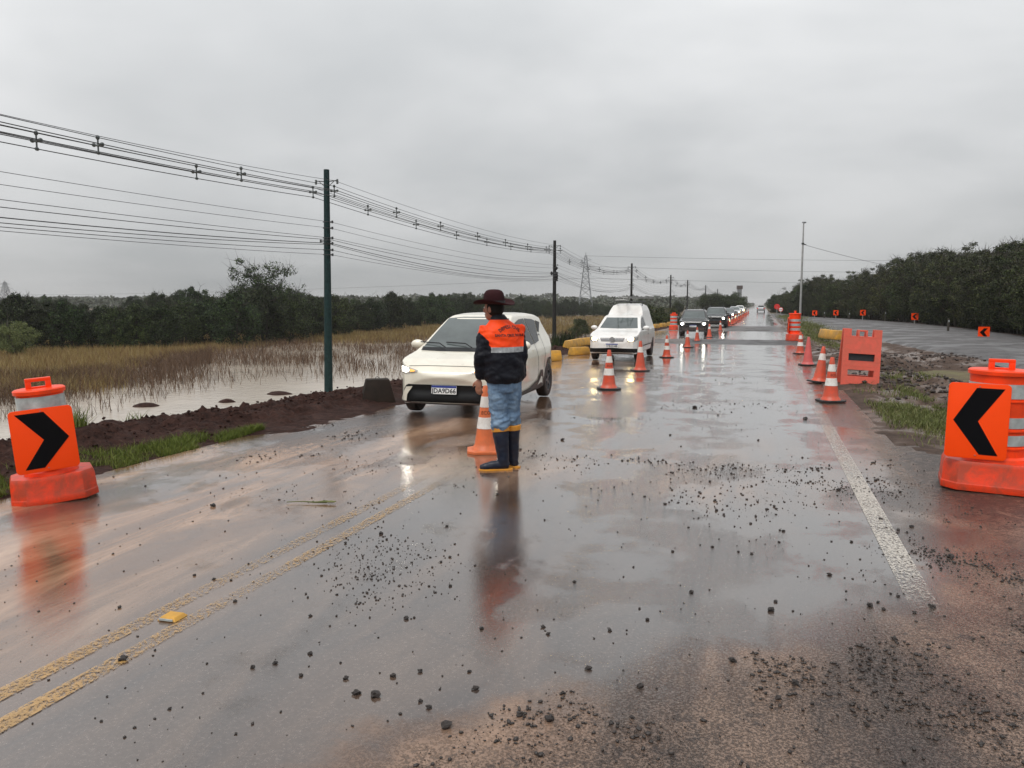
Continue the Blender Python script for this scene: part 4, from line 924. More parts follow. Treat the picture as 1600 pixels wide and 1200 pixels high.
# mast on the right
t = empty('lamp_mast', (3.72, 82.6, -.1), YAW, 'tall slim pale mast with a small lamp on top behind the striped drum', 'mast')
MB().lathe([(.11, 0), (.10, 4), (.09, 7.0), (.06, 9.7)], 12).build('shaft', MT['aluminium'], t, smooth=True)
MB().lathe([(.14, 7.6), (.14, 7.75)], 12).tube([(0, 0, 7.6), (.35, 0, 7.6)], .04, 6).build('collar', MT['dark_steel'], t)
MB().ell((.05, 0, 9.75), (.22, .14, .09)).build('lamp_head', MT['steel'], t, smooth=True)
pts = [Vector((3.72, 82.6, 7.5))+(W(760*150/1200, 150, 6.6)-Vector((3.72, 82.6, 7.5)))*u-Vector((0, 0, 4*1.1*u*(1-u))) for u in np.linspace(0, 1, 16)]
tag(MB().tube(pts, .018, 4).build('guy_wire', MT['wire']), 'thin wire running from the mast to the right behind the trees', 'wire')

# ------------------------------------------------------------------ signs along the gravel road
def chevron_sign(px, pyb, pyt, label):
    D = CAMH*FPX/(pyb-475); p = W((px-800)/FPX*D, D); s = 0.50 if px > 1400 else .52
    t = empty('chevron_sign', (p.x, p.y, -.02), YAW-R(12), label, 'road sign', 'orange chevron signs along the gravel road')
    zt = CAMH+(475-pyt)*D/FPX; MB().box((0, .02, zt/2-.05), (.06, .04, zt)).build('post', MT['aluminium'], t)
    MB().prism(rrect(s, s*1.05, .03), 'y', -.012, 0).build('board', MT['sign_orange'], t).location = (0, -.004, zt-s/2)
    aw, ah = s*.36, s*.38; ch = [(-aw, 0), (-aw*.0, ah), (aw*.85, ah), (aw*.05, 0), (aw*.85, -ah), (0, -ah)]
    MB().prism(ch, 'y', -.020, -.0165).build('chevron', MT['sign_black'], t).location = (0, 0, zt-s/2)
    return t
for a in ((1536, 528, 510, 'orange chevron sign nearest on the gravel road, at the right'), (1427, 507, 489, 'orange chevron sign second nearest, above the puddle'), (1346, 500, 484, 'orange chevron sign in the middle of the row by the trees'),
          (1304, 498, 484.5, 'orange chevron sign second from the mast by the trees'), (1271, 497, 485, 'orange chevron sign closest to the mast')): chevron_sign(*a)
for px, pyb, pyt, lb in ((1480, 519, 496, 'pale thin post between the two nearest chevron signs'), (1381, 502, 485, 'pale post with a slim plate left of the second chevron sign'), (1325, 500, 487, 'small pale post between two distant chevron signs'), (1286, 498, 486, 'small pale post nearest the mast')):
    D = CAMH*FPX/(pyb-475); p = W((px-800)/FPX*D, D); zt = CAMH+(475-pyt)*D/FPX
    t = empty('marker_post', (p.x, p.y, -.05), YAW, lb, 'post')
    MB().box((0, 0, zt/2), (.10, .08, zt), taper=.85).build('shaft', MT['trunk_pale'], t); MB().box((0, -.045, zt*.82), (.08, .01, .12)).build('reflector', MT['silver'], t)
def round_sign(px, D, zc, r_, label, red):
    p = W((px-800)/FPX*D, D); t = empty('round_sign', (p.x, p.y, -.05), YAW-R(18), label, 'road sign')
    MB().tube([(0, .03, 0), (0, .03, zc)], .05, 8).build('post', MT['aluminium'], t)
    def disc(nm, rr_, y, m_):
        o = MB().lathe([(rr_, -.01), (rr_, .01)], 28).build(nm, m_, t); o.rotation_euler = (math.pi/2, 0, 0); o.location = (0, y, zc); return o
    if red: disc('board', r_, 0, MT['red'])
    else:
        disc('rim', r_, 0, MT['red']); disc('board', r_*.78, -.015, MT['white'])
        o = MB().box((0, -.032, zc), (r_*1.5, .01, r_*.2), None).build('slash', MT['red'], t); 
    return t
round_sign(1212, 120, 1.25, .42, 'red round road sign at the far right verge', True)
round_sign(1218, 112, .85, .33, 'white round sign with a red rim right of the red sign', False)
p = W(353*300/1200, 300)
t = empty('water_tower', (p.x, p.y, -.5), .2, 'tall narrow pale tower right of the domed tree on the horizon', 'tower')
MB().box((0, 0, 3.9), (1.5, 1.5, 7.8)).build('shaft', MT['concrete'] if False else MT['steel'], t); MB().box((0, 0, 8.5), (2.0, 2.0, 1.4)).build('tank', MT['grey_plastic'], t)
# ------------------------------------------------------------------ vehicles: front is +x, left is +y, ground at z=0
def bvh_of(me):
    return BVHTree.FromPolygons([v.co.copy() for v in me.vertices], [tuple(p.vertices) for p in me.polygons])
def hull(side, front, plan, vox=.017, smooth=3):
    a = MB().prism(side, 'y', -1.3, 1.3).mesh('a')
    f2 = front+[(-y, z) for y, z in front[::-1]]; b = MB().prism(f2, 'x', -3, 3).mesh('b')
    p2 = plan+[(x, -y) for x, y in plan[::-1]]; c = MB().prism(p2, 'z', -.5, 3).mesh('c')
    return bake(a, [('BOOLEAN', dict(operation='INTERSECT', solver='EXACT', object=b)), ('BOOLEAN', dict(operation='INTERSECT', solver='EXACT', object=c)),
                    ('REMESH', dict(mode='VOXEL', voxel_size=vox, adaptivity=0.0, use_smooth_shade=True)), ('SMOOTH', dict(factor=.5, iterations=smooth))])
def decal(name, bv, poly, axis, sgn, off, m, parent, step=.05, smooth=True, mesh=None, at=None):
    """patch of surface: outline drawn in the plane across `axis`, laid on the body and lifted by off"""
    bm = bmesh.new()
    if mesh is None:
        vs = [bm.verts.new((p[0], p[1], 0)) for p in poly]; bm.faces.new(vs)
    else: bm.from_mesh(mesh)
    if mesh is None:
        xs_ = [v.co.x for v in bm.verts]; ys_ = [v.co.y for v in bm.verts]
        for lo, hi, nrm in ((min(xs_), max(xs_), (1, 0, 0)), (min(ys_), max(ys_), (0, 1, 0))):
            k = math.ceil(lo/step)
            while k*step < hi:
                bmesh.ops.bisect_plane(bm, geom=bm.verts[:]+bm.edges[:]+bm.faces[:], plane_co=(nrm[0]*k*step, nrm[1]*k*step, 0), plane_no=nrm, dist=1e-5); k += 1
        bmesh.ops.triangulate(bm, faces=[f for f in bm.faces if len(f.verts) > 4])
    for v in bm.verts:
        a, b, e = v.co.x, v.co.y, v.co.z
        if axis == 'x': o = Vector((4*sgn, a, b)); d = Vector((-sgn, 0, 0))
        elif axis == 'y': o = Vector((a, 3*sgn, b)); d = Vector((0, -sgn, 0))
        else: o = Vector((a, b, 4*sgn)); d = Vector((0, 0, -sgn))
        h, n, i, dist = bv.ray_cast(o, d)
        if h is None:
            h, n, i, dist = bv.find_nearest(o+d*(2.2 if axis == 'x' else 2.2))
        if n.dot(d) > 0: n = -n
        v.co = h-d*off+n*off*.5-d*e
    bmesh.ops.recalc_face_normals(bm, faces=bm.faces)
    me = bpy.data.meshes.new(name); bm.to_mesh(me); bm.free(); me.materials.append(m)
    if len(me.polygons) and mesh is None:
        d = Vector((sgn, 0, 0)) if axis == 'x' else Vector((0, sgn, 0)) if axis == 'y' else Vector((0, 0, sgn))
        if sum(p.normal.dot(d) for p in me.polygons) < 0: me.flip_normals()
    if smooth: me.polygons.foreach_set('use_smooth', [True]*len(me.polygons))
    return link(bpy.data.objects.new(name, me), parent)
def mir(p): return [(-a, b) for a, b in p]
def wheel(par, x, y, r_, wd, spokes=5, rimm=None):
    s = 1 if y > 0 else -1
    t = empty('wheel', (x, y, r_)); t.parent = par
    pr = [(r_*.66, -wd/2), (r_*.9, -wd/2), (r_*.985, -wd*.40), (r_, -wd*.2), (r_, wd*.2), (r_*.985, wd*.40), (r_*.9, wd/2), (r_*.66, wd/2), (r_*.66, -wd/2)]
    o = MB().lathe(pr, 36, cap=False).build('tyre', MT['tyre'], t, smooth=True); o.rotation_euler = (math.pi/2, 0, 0)
    m_ = MB(); m_.lathe([(r_*.66, .0), (r_*.66, wd*.47), (r_*.60, wd*.47), (r_*.58, wd*.1), (.01, wd*.05)], 30, cap=False); m_.lathe([(.001, wd*.40), (r_*.16, wd*.38), (r_*.17, .05)], 16, cap=False)
    for k in range(spokes):
        a = 2*math.pi*k/spokes; q = Matrix.Rotation(a, 3, 'Z')
        m_.box(q @ Vector((r_*.38, 0, wd*.33)), (r_*.50, r_*.13, wd*.14), q)
    o = m_.build('rim', rimm or MT['rim'], t, smooth=True); o.rotation_euler = (-math.pi/2*s, 0, 0)
    return t
def body_obj(me, wells, m, par, cut=None):
    mods = []
    for x, y, r_, wd in wells:
        c = MB().lathe([(r_, -wd), (r_, wd)], 36).mesh('c'); c.transform(Matrix.Translation((x, y, 0)) @ Matrix.Rotation(math.pi/2, 4, 'X')); 
        c.transform(Matrix.Translation((0, 0, wells_z))); mods.append(('BOOLEAN', dict(operation='DIFFERENCE', solver='EXACT', object=c)))
    r_ = bake(me, mods); r_.name = 'body'; r_.materials.clear(); r_.materials.append(m); smooth_by_angle(r_, 45)
    return link(bpy.data.objects.new('body', r_), par)
wells_z = .33
def plate(par, x, z, text, sgn=1, y=0):
    t = empty('licence_plate', (x, y, z), 0 if sgn > 0 else math.pi); t.parent = par; t.rotation_euler = (0, R(-4), 0)
    MB().prism([(a, b) for a, b in rrect(.40, .13, .01)], 'x', -.004, .004).build('board', MT['plate_white'], t)
    MB().box((.0055, 0, .047), (.003, .396, .032)).build('blue_strip', MT['plate_blue'], t)
    me = text_mesh(text, .098, .001, bold=.002); me.materials.append(MT['ink']); o = link(bpy.data.objects.new('lettering', me), t)
    o.rotation_euler = (math.pi/2, 0, math.pi/2); o.location = (.0065, 0, -.018); return t
def mirror(par, x, y, z, m, s=1):
    t = empty('side_mirror', (x, y, z)); t.parent = par; q = 1 if y > 0 else -1
    MB().ell((0, q*.09, 0), (.075, .115, .075), 16, 10).build('housing', m, t, smooth=True)
    MB().tube([(.02, -q*.07, -.06), (0, q*.04, -.03)], .022, 8).build('stalk', MT['black_plastic'], t); return t

# ---- cream hatchback
car = empty('parked_hatchback' if False else 'hatchback_car', (-4.22, 11.62, 0.01), 0, 'cream electric hatchback with lit headlights stopped behind the man', 'car')
side = [(1.72, .19), (1.92, .21), (1.945, .30), (1.90, .42), (1.925, .52), (1.985, .625), (1.945, .70), (1.84, .80), (1.60, .875), (1.30, .935), (1.12, .975), (.98, 1.035), (.60, 1.30), (.30, 1.475), (.10, 1.53), (-.30, 1.565), (-.80, 1.57), (-1.30, 1.53), (-1.62, 1.46), (-1.60, 1.38), (-1.72, 1.15), (-1.83, .95), (-1.86, .70), (-1.85, .42), (-1.78, .26), (-1.60, .20)]
front = [(0, .17), (.76, .18), (.82, .24), (.848, .40), (.860, .62), (.850, .80), (.815, .93), (.775, 1.02), (.685, 1.20), (.590, 1.42), (.545, 1.51), (.46, 1.555), (0, 1.60)]
plan = [(1.99, 0), (1.965, .35), (1.92, .56), (1.83, .70), (1.68, .80), (1.40, .855), (0, .862), (-1.30, .858), (-1.62, .81), (-1.80, .70), (-1.87, .45), (-1.89, 0)]
me = hull(side, front, plan); bv = bvh_of(me); wells_z = .33
WX = 1.25
body = body_obj(me, [(sx*WX, sy*.86, .372, .24) for sx in (1, -1) for sy in (1, -1)], MT['cream_paint'], car)
decal('windshield', bv, [(-.725, 1.005), (-.60, 1.30), (-.535, 1.475), (-.3, 1.50), (.3, 1.50), (.535, 1.475), (.60, 1.30), (.725, 1.005), (.4, .995), (-.4, .995)], 'x', 1, .006, MT['glass'], car, .05)
decal('cowl', bv, [(-.71, .975), (-.725, 1.03), (-.4, 1.02), (.4, 1.02), (.725, 1.03), (.71, .975), (.35, .965), (-.35, .965)], 'x', 1, .008, MT['black_plastic'], car, .06)
for q, mm in ((1, lambda p: p), (-1, mir)):
    nm = 'left' if q > 0 else 'right'
    decal('side_window', bv, [(.80, 1.06), (.62, 1.18), (.22, 1.40), (-.10, 1.455), (-.42, 1.465), (-.42, 1.02), (.30, 1.00)], 'y', q, .006, MT['glass_dark'], car, .06)
    decal('side_window', bv, [(-.47, 1.465), (-.95, 1.445), (-1.12, 1.42), (-.98, 1.22), (-.84, 1.06), (-.47, 1.02)], 'y', q, .006, MT['glass_dark'], car, .06)
    decal('quarter_window', bv, [(-1.17, 1.42), (-1.44, 1.38), (-1.10, 1.20), (-1.03, 1.22)], 'y', q, .006, MT['black_plastic'], car, .05)
    hl = empty('headlight', (0, 0, 0)); hl.parent = car
    decal('lens', bv, mm([(.825, .80), (.66, .775), (.43, .715), (.44, .695), (.66, .665), (.80, .670), (.845, .73)]), 'x', 1, .008, MT['lens'], hl, .03)
    decal('lamp', bv, mm([(.77, .765), (.62, .750), (.585, .715), (.64, .685), (.76, .690)]), 'x', 1, .014, MT['lamp_white'], hl, .03)
    decal('turn_signal', bv, mm([(.56, .735), (.47, .712), (.48, .700), (.56, .690)]), 'x', 1, .014, MT['amber'], hl, .03)
    decal('bumper_fang', bv, mm([(.80, .245), (.76, .30), (.64, .46), (.52, .480), (.53, .46), (.62, .34), (.64, .225)]), 'x', 1, .020, MT['cream_paint'], car, .03)
    # wheel arch cladding
    for sx in (1, -1):
        ring = [(sx*WX+.412*math.cos(a), .33+.412*math.sin(a)) for a in np.linspace(R(-14), R(194), 28)]+[(sx*WX+.374*math.cos(a), .33+.374*math.sin(a)) for a in np.linspace(R(194), R(-14), 28)]
        decal('arch_cladding', bv, ring, 'y', q, .010, MT['grey_plastic'], car, .08)
    decal('sill_cladding', bv, [(.86, .20), (.86, .27), (.10, .30), (-.42, .40), (-.62, .56), (-.72, .54), (-.84, .32), (-.86, .20)], 'y', q, .010, MT['grey_plastic'], car, .06)
    decal('sill_accent', bv, [(-.38, .30), (-.58, .44), (-.66, .42), (-.74, .30), (-.62, .33)], 'y', q, .016, MT['cream_paint'], car, .05)
    decal('door_seam', bv, [(.78, .30), (.785, .95), (.77, 1.03), (.76, 1.03), (.772, .95), (.768, .30)], 'y', q, .003, MT['black_plastic'], car, .1)
    decal('door_seam', bv, [(-.43, .40), (-.44, 1.02), (-.455, 1.02), (-.445, .40)], 'y', q, .003, MT['black_plastic'], car, .1)
    decal('door_seam', bv, [(-.82, .58), (-1.02, .88), (-1.06, 1.18), (-1.073, 1.18), (-1.035, .88), (-.832, .57)], 'y', q, .003, MT['black_plastic'], car, .1)
    decal('door_handle', bv, [(-.34, .905), (-.34, .93), (-.20, .935), (-.20, .91)], 'y', q, .018, MT['cream_paint'], car, .1)
    decal('door_handle', bv, [(-1.02, 1.145), (-1.02, 1.17), (-.93, 1.18), (-.93, 1.155)], 'y', q, .014, MT['black_plastic'], car, .1)
    mirror(car, .78, q*.83, 1.055, MT['cream_paint'])
    for sx in (1, -1): wheel(car, sx*WX, q*.755, .315, .19, 5)
    decal('tail_lamp', bv, mm([(.30, .90), (.78, .92), (.80, .99), (.30, .96)]), 'x', -1, .008, MT['tail'], car, .05)
decal('lower_grille', bv, [(-.60, .505), (-.66, .48), (-.84, .225), (-.78, .20), (.78, .20), (.84, .225), (.66, .48), (.60, .505)], 'x', 1, .006, MT['black_plastic'], car, .04)
decal('bumper_lip', bv, [(-.80, .245), (-.80, .225), (0, .215), (.80, .225), (.80, .245), (0, .232)], 'x', 1, .022, MT['grey_plastic'], car, .05)
decal('bonnet_seam', bv, [(-.60, .782), (-.30, .790), (.30, .790), (.60, .782), (.60, .776), (.30, .784), (-.30, .784), (-.60, .776)], 'x', 1, .004, MT['grey_plastic'], car, .05)
me_t = text_mesh('BYD', .085, .0, spacing=2.2, bold=.001); decal('badge_lettering', bv, None, 'x', 1, .006, MT['badge'], car, mesh=me_t)
plate(car, 1.965, .435, 'JDA9D66')
for y_ in (.05, -.40): MB().tube([(1.12, y_+.1, 1.03), (.98, y_-.05, 1.085), (.93, y_-.40, 1.10)], .009, 6).build('wiper', MT['black_plastic'], car)
decal('rear_window', bv, [(-.55, 1.10), (-.50, 1.38), (.50, 1.38), (.55, 1.10)], 'x', -1, .006, MT['glass_dark'], car, .06)
MB().box((0, 0, .30), (3.1, 1.30, .20)).build('underbody', MT['black_plastic'], car)
car.rotation_euler = (0, 0, -math.pi/2+R(1.8)); car.scale = (.925,)*3
HATCH = car

# ---- white pickup with high canopy
van = empty('canopy_pickup', (-3.89, 22.85, 0.01), 0, 'white pickup with a tall white canopy and ladders on its roof, headlights lit', 'pickup')
side = [(1.85, .24), (2.00, .28), (2.06, .42), (2.06, .60), (2.01, .76), (1.90, .83), (1.50, .93), (1.12, .985), (.95, 1.03), (.30, 1.40), (.12, 1.455), (-.15, 1.475), (-.32, 1.50), (-.62, 1.80), (-.90, 1.87), (-1.60, 1.88), (-2.00, 1.80), (-2.16, 1.20), (-2.22, .80), (-2.22, .42), (-2.10, .28)]
front = [(0, .20), (.72, .21), (.79, .30), (.82, .55), (.815, .80), (.785, .95), (.73, 1.06), (.66, 1.30), (.62, 1.45), (.58, 1.62), (.50, 1.80), (.36, 1.88), (0, 1.91)]
plan = [(2.09, 0), (2.05, .45), (1.97, .66), (1.80, .78), (1.50, .818), (-1.9, .818), (-2.15, .76), (-2.24, .5), (-2.25, 0)]
me = hull(side, front, plan); bv = bvh_of(me); wells_z = .32
body_obj(me, [(x_, sy*.83, .355, .24) for x_ in (1.28, -1.42) for sy in (1, -1)], MT['white_paint'], van)
decal('windshield', bv, [(-.64, 1.055), (-.56, 1.30), (-.53, 1.395), (.53, 1.395), (.56, 1.30), (.64, 1.055), (0, 1.04)], 'x', 1, .006, MT['glass'], van, .05)
decal('grille', bv, [(-.40, .765), (-.36, .655), (.36, .655), (.40, .765)], 'x', 1, .006, MT['grey_plastic'], van, .04)
for z in (.675, .705, .735): decal('grille_bar', bv, [(-.37, z), (-.37, z+.012), (.37, z+.012), (.37, z)], 'x', 1, .013, MT['chrome'], van, .06)
o = MB().lathe([(.085, -.006), (.085, .006), (.070, .006), (.070, -.002)], 24).build('round_badge', MT['chrome'], van); o.rotation_euler = (0, math.pi/2, 0); o.location = (2.075, 0, .715)
m_ = text_mesh('VW', .085, .002, bold=.001); m_.materials.append(MT['chrome']); o = link(bpy.data.objects.new('badge_lettering', m_), van); o.rotation_euler = (math.pi/2, 0, math.pi/2); o.location = (2.085, 0, .715)
decal('lower_bumper', bv, [(-.78, .42), (-.78, .22), (.78, .22), (.78, .42), (0, .445)], 'x', 1, .006, MT['black_plastic'], van, .05)
for q, mm in ((1, lambda p: p), (-1, mir)):
    hl = empty('headlight', (0, 0, 0)); hl.parent = van
    decal('lens', bv, mm([(.46, .745), (.50, .665), (.72, .660), (.785, .70), (.79, .79), (.62, .80)]), 'x', 1, .008, MT['lens'], hl, .03)
    decal('lamp', bv, mm([(.50, .74), (.53, .68), (.66, .68), (.68, .76), (.60, .78)]), 'x', 1, .013, MT['lamp_yellow'] if True else 0, hl, .03)
    decal('side_window', bv, [(.72, 1.05), (.62, 1.14), (.22, 1.36), (.0, 1.40), (-.20, 1.42), (-.30, 1.03)], 'y', q, .006, MT['glass_dark'], van, .06)
    decal('door_seam', bv, [(.70, .30), (.705, 1.02), (.69, 1.02), (.685, .30)], 'y', q, .003, MT['black_plastic'], van, .1)
    decal('door_seam', bv, [(-.36, .30), (-.37, 1.40), (-.385, 1.40), (-.375, .30)], 'y', q, .003, MT['black_plastic'], van, .1)
    decal('canopy_seam', bv, [(-.40, .96), (-2.1, .98), (-2.1, .968), (-.40, .948)], 'y', q, .004, MT['grey_plastic'], van, .15)
    decal('door_handle', bv, [(-.26, .83), (-.26, .86), (-.12, .865), (-.12, .835)], 'y', q, .018, MT['black_plastic'], van, .1)
    decal('side_molding', bv, [(.86, .46), (.86, .50), (-.98, .50), (-.98, .46)], 'y', q, .014, MT['grey_plastic'], van, .15)
    mirror(van, .68, q*.80, 1.06, MT['white_paint'])
    for x_ in (1.28, -1.42): wheel(van, x_, q*.71, .305, .18, 6)
plate(van, 2.095, .52, 'IVB2D88')
decal('rear_window', bv, [(-.5, 1.25), (-.45, 1.65), (.45, 1.65), (.5, 1.25)], 'x', -1, .006, MT['glass_dark'], van, .06)
rk = empty('roof_rack', (0, 0, 0)); rk.parent = van
for x_ in (-.75, -1.75): MB().tube([(x_, -.52, 1.80), (x_, -.50, 1.95), (x_, .50, 1.95), (x_, .52, 1.80)], .02, 6).build('bar', MT['dark_steel'], rk)
MB().box((0, 0, .32), (3.5, 1.25, .2)).build('underbody', MT['black_plastic'], van)
SV = .855
van.rotation_euler = (0, 0, -math.pi/2-R(.5)); van.scale = (SV,)*3
# ladders on the van: own things
def ladder(label, off, L_, rz, z):
    t = empty('ladder', (van.location.x, van.location.y, 0), van.rotation_euler.z+rz, label, 'ladder', None, SV)
    for s in (-1, 1): MB().box((off[0], off[1]+s*.17, z), (L_, .03, .06)).build('rail', MT['aluminium'], t)
    m_ = MB()
    for k in range(int(L_/.28)): m_.tube([(off[0]-L_/2+.14+k*.28, off[1]-.17, z), (off[0]-L_/2+.14+k*.28, off[1]+.17, z)], .015, 6)
    m_.build('rungs', MT['aluminium'], t); return t
ladder('lower aluminium ladder lying on the canopy rack of the white pickup', (-1.10, -.10), 2.9, R(9), 2.02)
ladder('upper shorter ladder stacked on the canopy rack of the white pickup', (-.95, .05), 2.3, R(-14), 2.10)

# ---- generic off-road car / estate / sedan builder for the ones further back
def simple_car(name, loc, heading, paint, scale, label, kind='suv', lamps='lamp_white', plate_t=None, rear=False, roundl=False):
    t = empty(name, loc, 0, label, 'car')
    if kind == 'suv':
        side = [(1.75, .28), (1.95, .34), (1.99, .55), (1.98, .80), (1.90, .93), (1.10, 1.03), (.90, 1.10), (.42, 1.50), (.25, 1.58), (-.3, 1.62), (-1.5, 1.60), (-1.85, 1.50), (-2.0, 1.05), (-2.02, .5), (-1.9, .3)]
        front = [(0, .26), (.78, .28), (.86, .45), (.87, .75), (.85, .95), (.80, 1.06), (.68, 1.45), (.62, 1.58), (.5, 1.62), (0, 1.64)]; zt = 1.06; zr = 1.50; wh = .36; wx = 1.25
    else:
        side = [(1.95, .22), (2.12, .30), (2.15, .50), (2.10, .68), (1.95, .76), (1.20, .90), (1.00, .96), (.35, 1.32), (.10, 1.41), (-.5, 1.44), (-1.1, 1.36), (-1.75, 1.02), (-2.15, .96), (-2.25, .70), (-2.22, .38), (-2.1, .25)]
        front = [(0, .19), (.76, .21), (.84, .35), (.86, .60), (.84, .80), (.79, .93), (.66, 1.25), (.58, 1.38), (.46, 1.43), (0, 1.46)]; zt = .95; zr = 1.34; wh = .31; wx = 1.35
    fx = side[3][0]; w_ = max(p[0] for p in front)
    plan = [(fx+.03, 0), (fx, .45), (fx-.09, .68), (fx-.35, w_-.04), (fx-.7, w_), (-1.5, w_), (-1.85, w_-.06), (min(p[0] for p in side), .5), (min(p[0] for p in side)-.01, 0)]
    me = hull(side, front, plan, .032, 5); bv = bvh_of(me); global wells_z; wells_z = wh
    body_obj(me, [(sx*wx, sy*w_, wh+.05, .24) for sx in (1, -1) for sy in (1, -1)], paint, t)
    wb = [(-.70, zt), (-.57, zr), (.57, zr), (.70, zt)] if kind == 'suv' else [(-.68, zt), (-.54, zr), (.54, zr), (.68, zt)]
    decal('windshield', bv, wb, 'x', 1, .008, MT['glass'], t, .08)
    decal('rear_window', bv, [(a*.95, b+.03) for a, b in wb], 'x', -1, .008, MT['glass_dark'], t, .08)
    zl = zt-.30
    decal('grille', bv, [(-.45, zl+.08), (-.42, zl-.08), (.42, zl-.08), (.45, zl+.08)], 'x', 1, .008, MT['black_plastic'], t, .08)
    decal('lower_bumper', bv, [(-.75, zl-.22), (-.75, zl-.38), (.75, zl-.38), (.75, zl-.22)], 'x', 1, .008, MT['grey_plastic'], t, .08)
    for q, mm in ((1, lambda p: p), (-1, mir)):
        hl = empty('headlight', (0, 0, 0)); hl.parent = t
        decal('lens', bv, mm([(.50, zl+.07), (.50, zl-.06), (.78, zl-.05), (.79, zl+.08)]), 'x', 1, .010, MT['lens'], hl, .05)
        c = [(.64+.075*math.cos(a), zl+.075*math.sin(a)) for a in np.linspace(0, 2*math.pi, 14, endpoint=False)]
        decal('lamp', bv, mm(c), 'x', 1, .018, MT[lamps], hl, .05)
        decal('side_window', bv, [(.65, zt+.03), (.28, zr-.05), (-1.35, zr-.04), (-1.45, zt+.06)] if kind == 'suv' else [(.75, zt+.02), (.25, zr-.07), (-.9, zr-.06), (-1.35, zt+.04)], 'y', q, .008, MT['glass_dark'], t, .09)
        decal('tail_lamp', bv, mm([(.60, zl+.02), (.60, zl+.16), (.80, zl+.16), (.80, zl+.02)]), 'x', -1, .010, MT['tail'], t, .06)
        mirror(t, .72, q*.86, zt+.05, paint)
        for sx in (1, -1): wheel(t, sx*wx, q*(w_-.12), wh, .2, 5)
    if plate_t: plate(t, fx+.04, zl-.13, plate_t)
    if kind == 'suv':
        rk = empty('roof_rack', (0, 0, 0)); rk.parent = t
        for s in (-1, 1): MB().tube([(.1, s*.52, 1.62), (.0, s*.52, 1.69), (-1.5, s*.52, 1.69), (-1.6, s*.52, 1.60)], .02, 6).build('rail', MT['black_plastic'], rk)
    t.rotation_euler = (0, 0, heading); t.scale = (scale,)*3
    return t
HD = -math.pi/2
simple_car('offroad_car', (-3.25, 40.6, 0), HD+R(2), MT['black_paint'], .82, 'black off-road car with round lit headlights behind the white pickup', 'suv', 'lamp_white', 'IRD4C21')
simple_car('offroad_car', (-2.95, 55.0, 0), HD+R(0), MT['grey_paint'], .86, 'dark grey car following closely behind the black off-road car', 'suv', 'lamp_white')
simple_car('sedan_car', (-3.25, 81.5, 0), HD+R(0), MT['blue_paint'], .84, 'dark blue car with lit headlights third behind the white pickup', 'sedan', 'lamp_white')
simple_car('sedan_car', (-3.3, 104, 0), HD+R(1), MT['silver_paint'], .9, 'far car with glaring yellow headlights behind the blue car', 'sedan', 'lamp_yellow')
simple_car('sedan_car', (-3.4, 132, 0), HD+R(1), MT['white_paint'], .95, 'small far pale car with headlights in the left lane queue', 'sedan', 'lamp_yellow')
simple_car('sedan_car', (-.1, 168, 0), -HD, MT['silver_paint'], .95, 'silver car driving away alone in the right lane', 'sedan', 'lens')
# ------------------------------------------------------------------ the man: +y is where he faces, ground at z=0
TW = R(36)
def pf(x, y, z):
    """offset as seen in the picture (x right, y away) -> torso frame"""
    return Vector((x*math.cos(TW)+y*math.sin(TW), -x*math.sin(TW)+y*math.cos(TW), z))
man = empty('person', (-2.35, 6.98, 0.0), YAW+TW, 'man from behind in wide maroon hat, orange and navy jacket, jeans and rubber boots', 'person')
hl_, sh_, el_, wr_ = {}, {}, {}, {}
sh_['l'], el_['l'], wr_['l'] = pf(-.165, -.03, 1.385), pf(-.215, -.08, 1.12), pf(-.222, .0, .885)
sh_['r'], el_['r'], wr_['r'] = pf(.140, .07, 1.395), pf(.190, .05, 1.11), pf(.165, .12, .885)
hip = {'l': pf(-.055, -.03, .86), 'r': pf(.085, .02, .86)}
kn = {'l': pf(-.03, -.03, .48), 'r': pf(.085, .065, .48)}
an = {'l': pf(.005, -.06, .09), 'r': pf(.098, .085, .09)}
toe = {'l': pf(-.19, -.085, .035), 'r': pf(-.03, .26, .035)}
hd = pf(-.085, .0, 1.555)
b = MB()
b.loft([(*pf(.015, 0, .82)[:2], .82, .145, .105), (*pf(.015, 0, .92)[:2], .92, .16, .11), (*pf(.01, 0, 1.02)[:2], 1.02, .145, .10), (*pf(.0, 0, 1.15)[:2], 1.15, .155, .11), (*pf(-.005, 0, 1.28)[:2], 1.28, .17, .11), (*pf(-.01, 0, 1.38)[:2], 1.38, .15, .09), (*pf(-.03, 0, 1.43)[:2], 1.43, .075, .065)], 24)
b.tube([pf(-.03, 0, 1.40), pf(-.06, 0, 1.47), hd], [.062, .055, .055], 14)
HR = Matrix.Rotation(R(22), 3, 'Z')           # head turned further left
b.ell(hd+Vector((0, 0, .01)), (.074, .094, .105), 20, 14, HR)
b.ell(hd+HR @ Vector((0, .035, -.065)), (.050, .058, .050), 14, 10, HR)
b.ell(hd+HR @ Vector((0, .102, -.015)), (.012, .022, .026), 10, 8, HR)
for s in (-1, 1): b.ell(hd+HR @ Vector((s*.077, -.002, -.008)), (.010, .020, .032), 10, 8, HR)
b.ell(hd+HR @ Vector((0, .088, -.055)), (.024, .014, .009), 10, 6, HR)
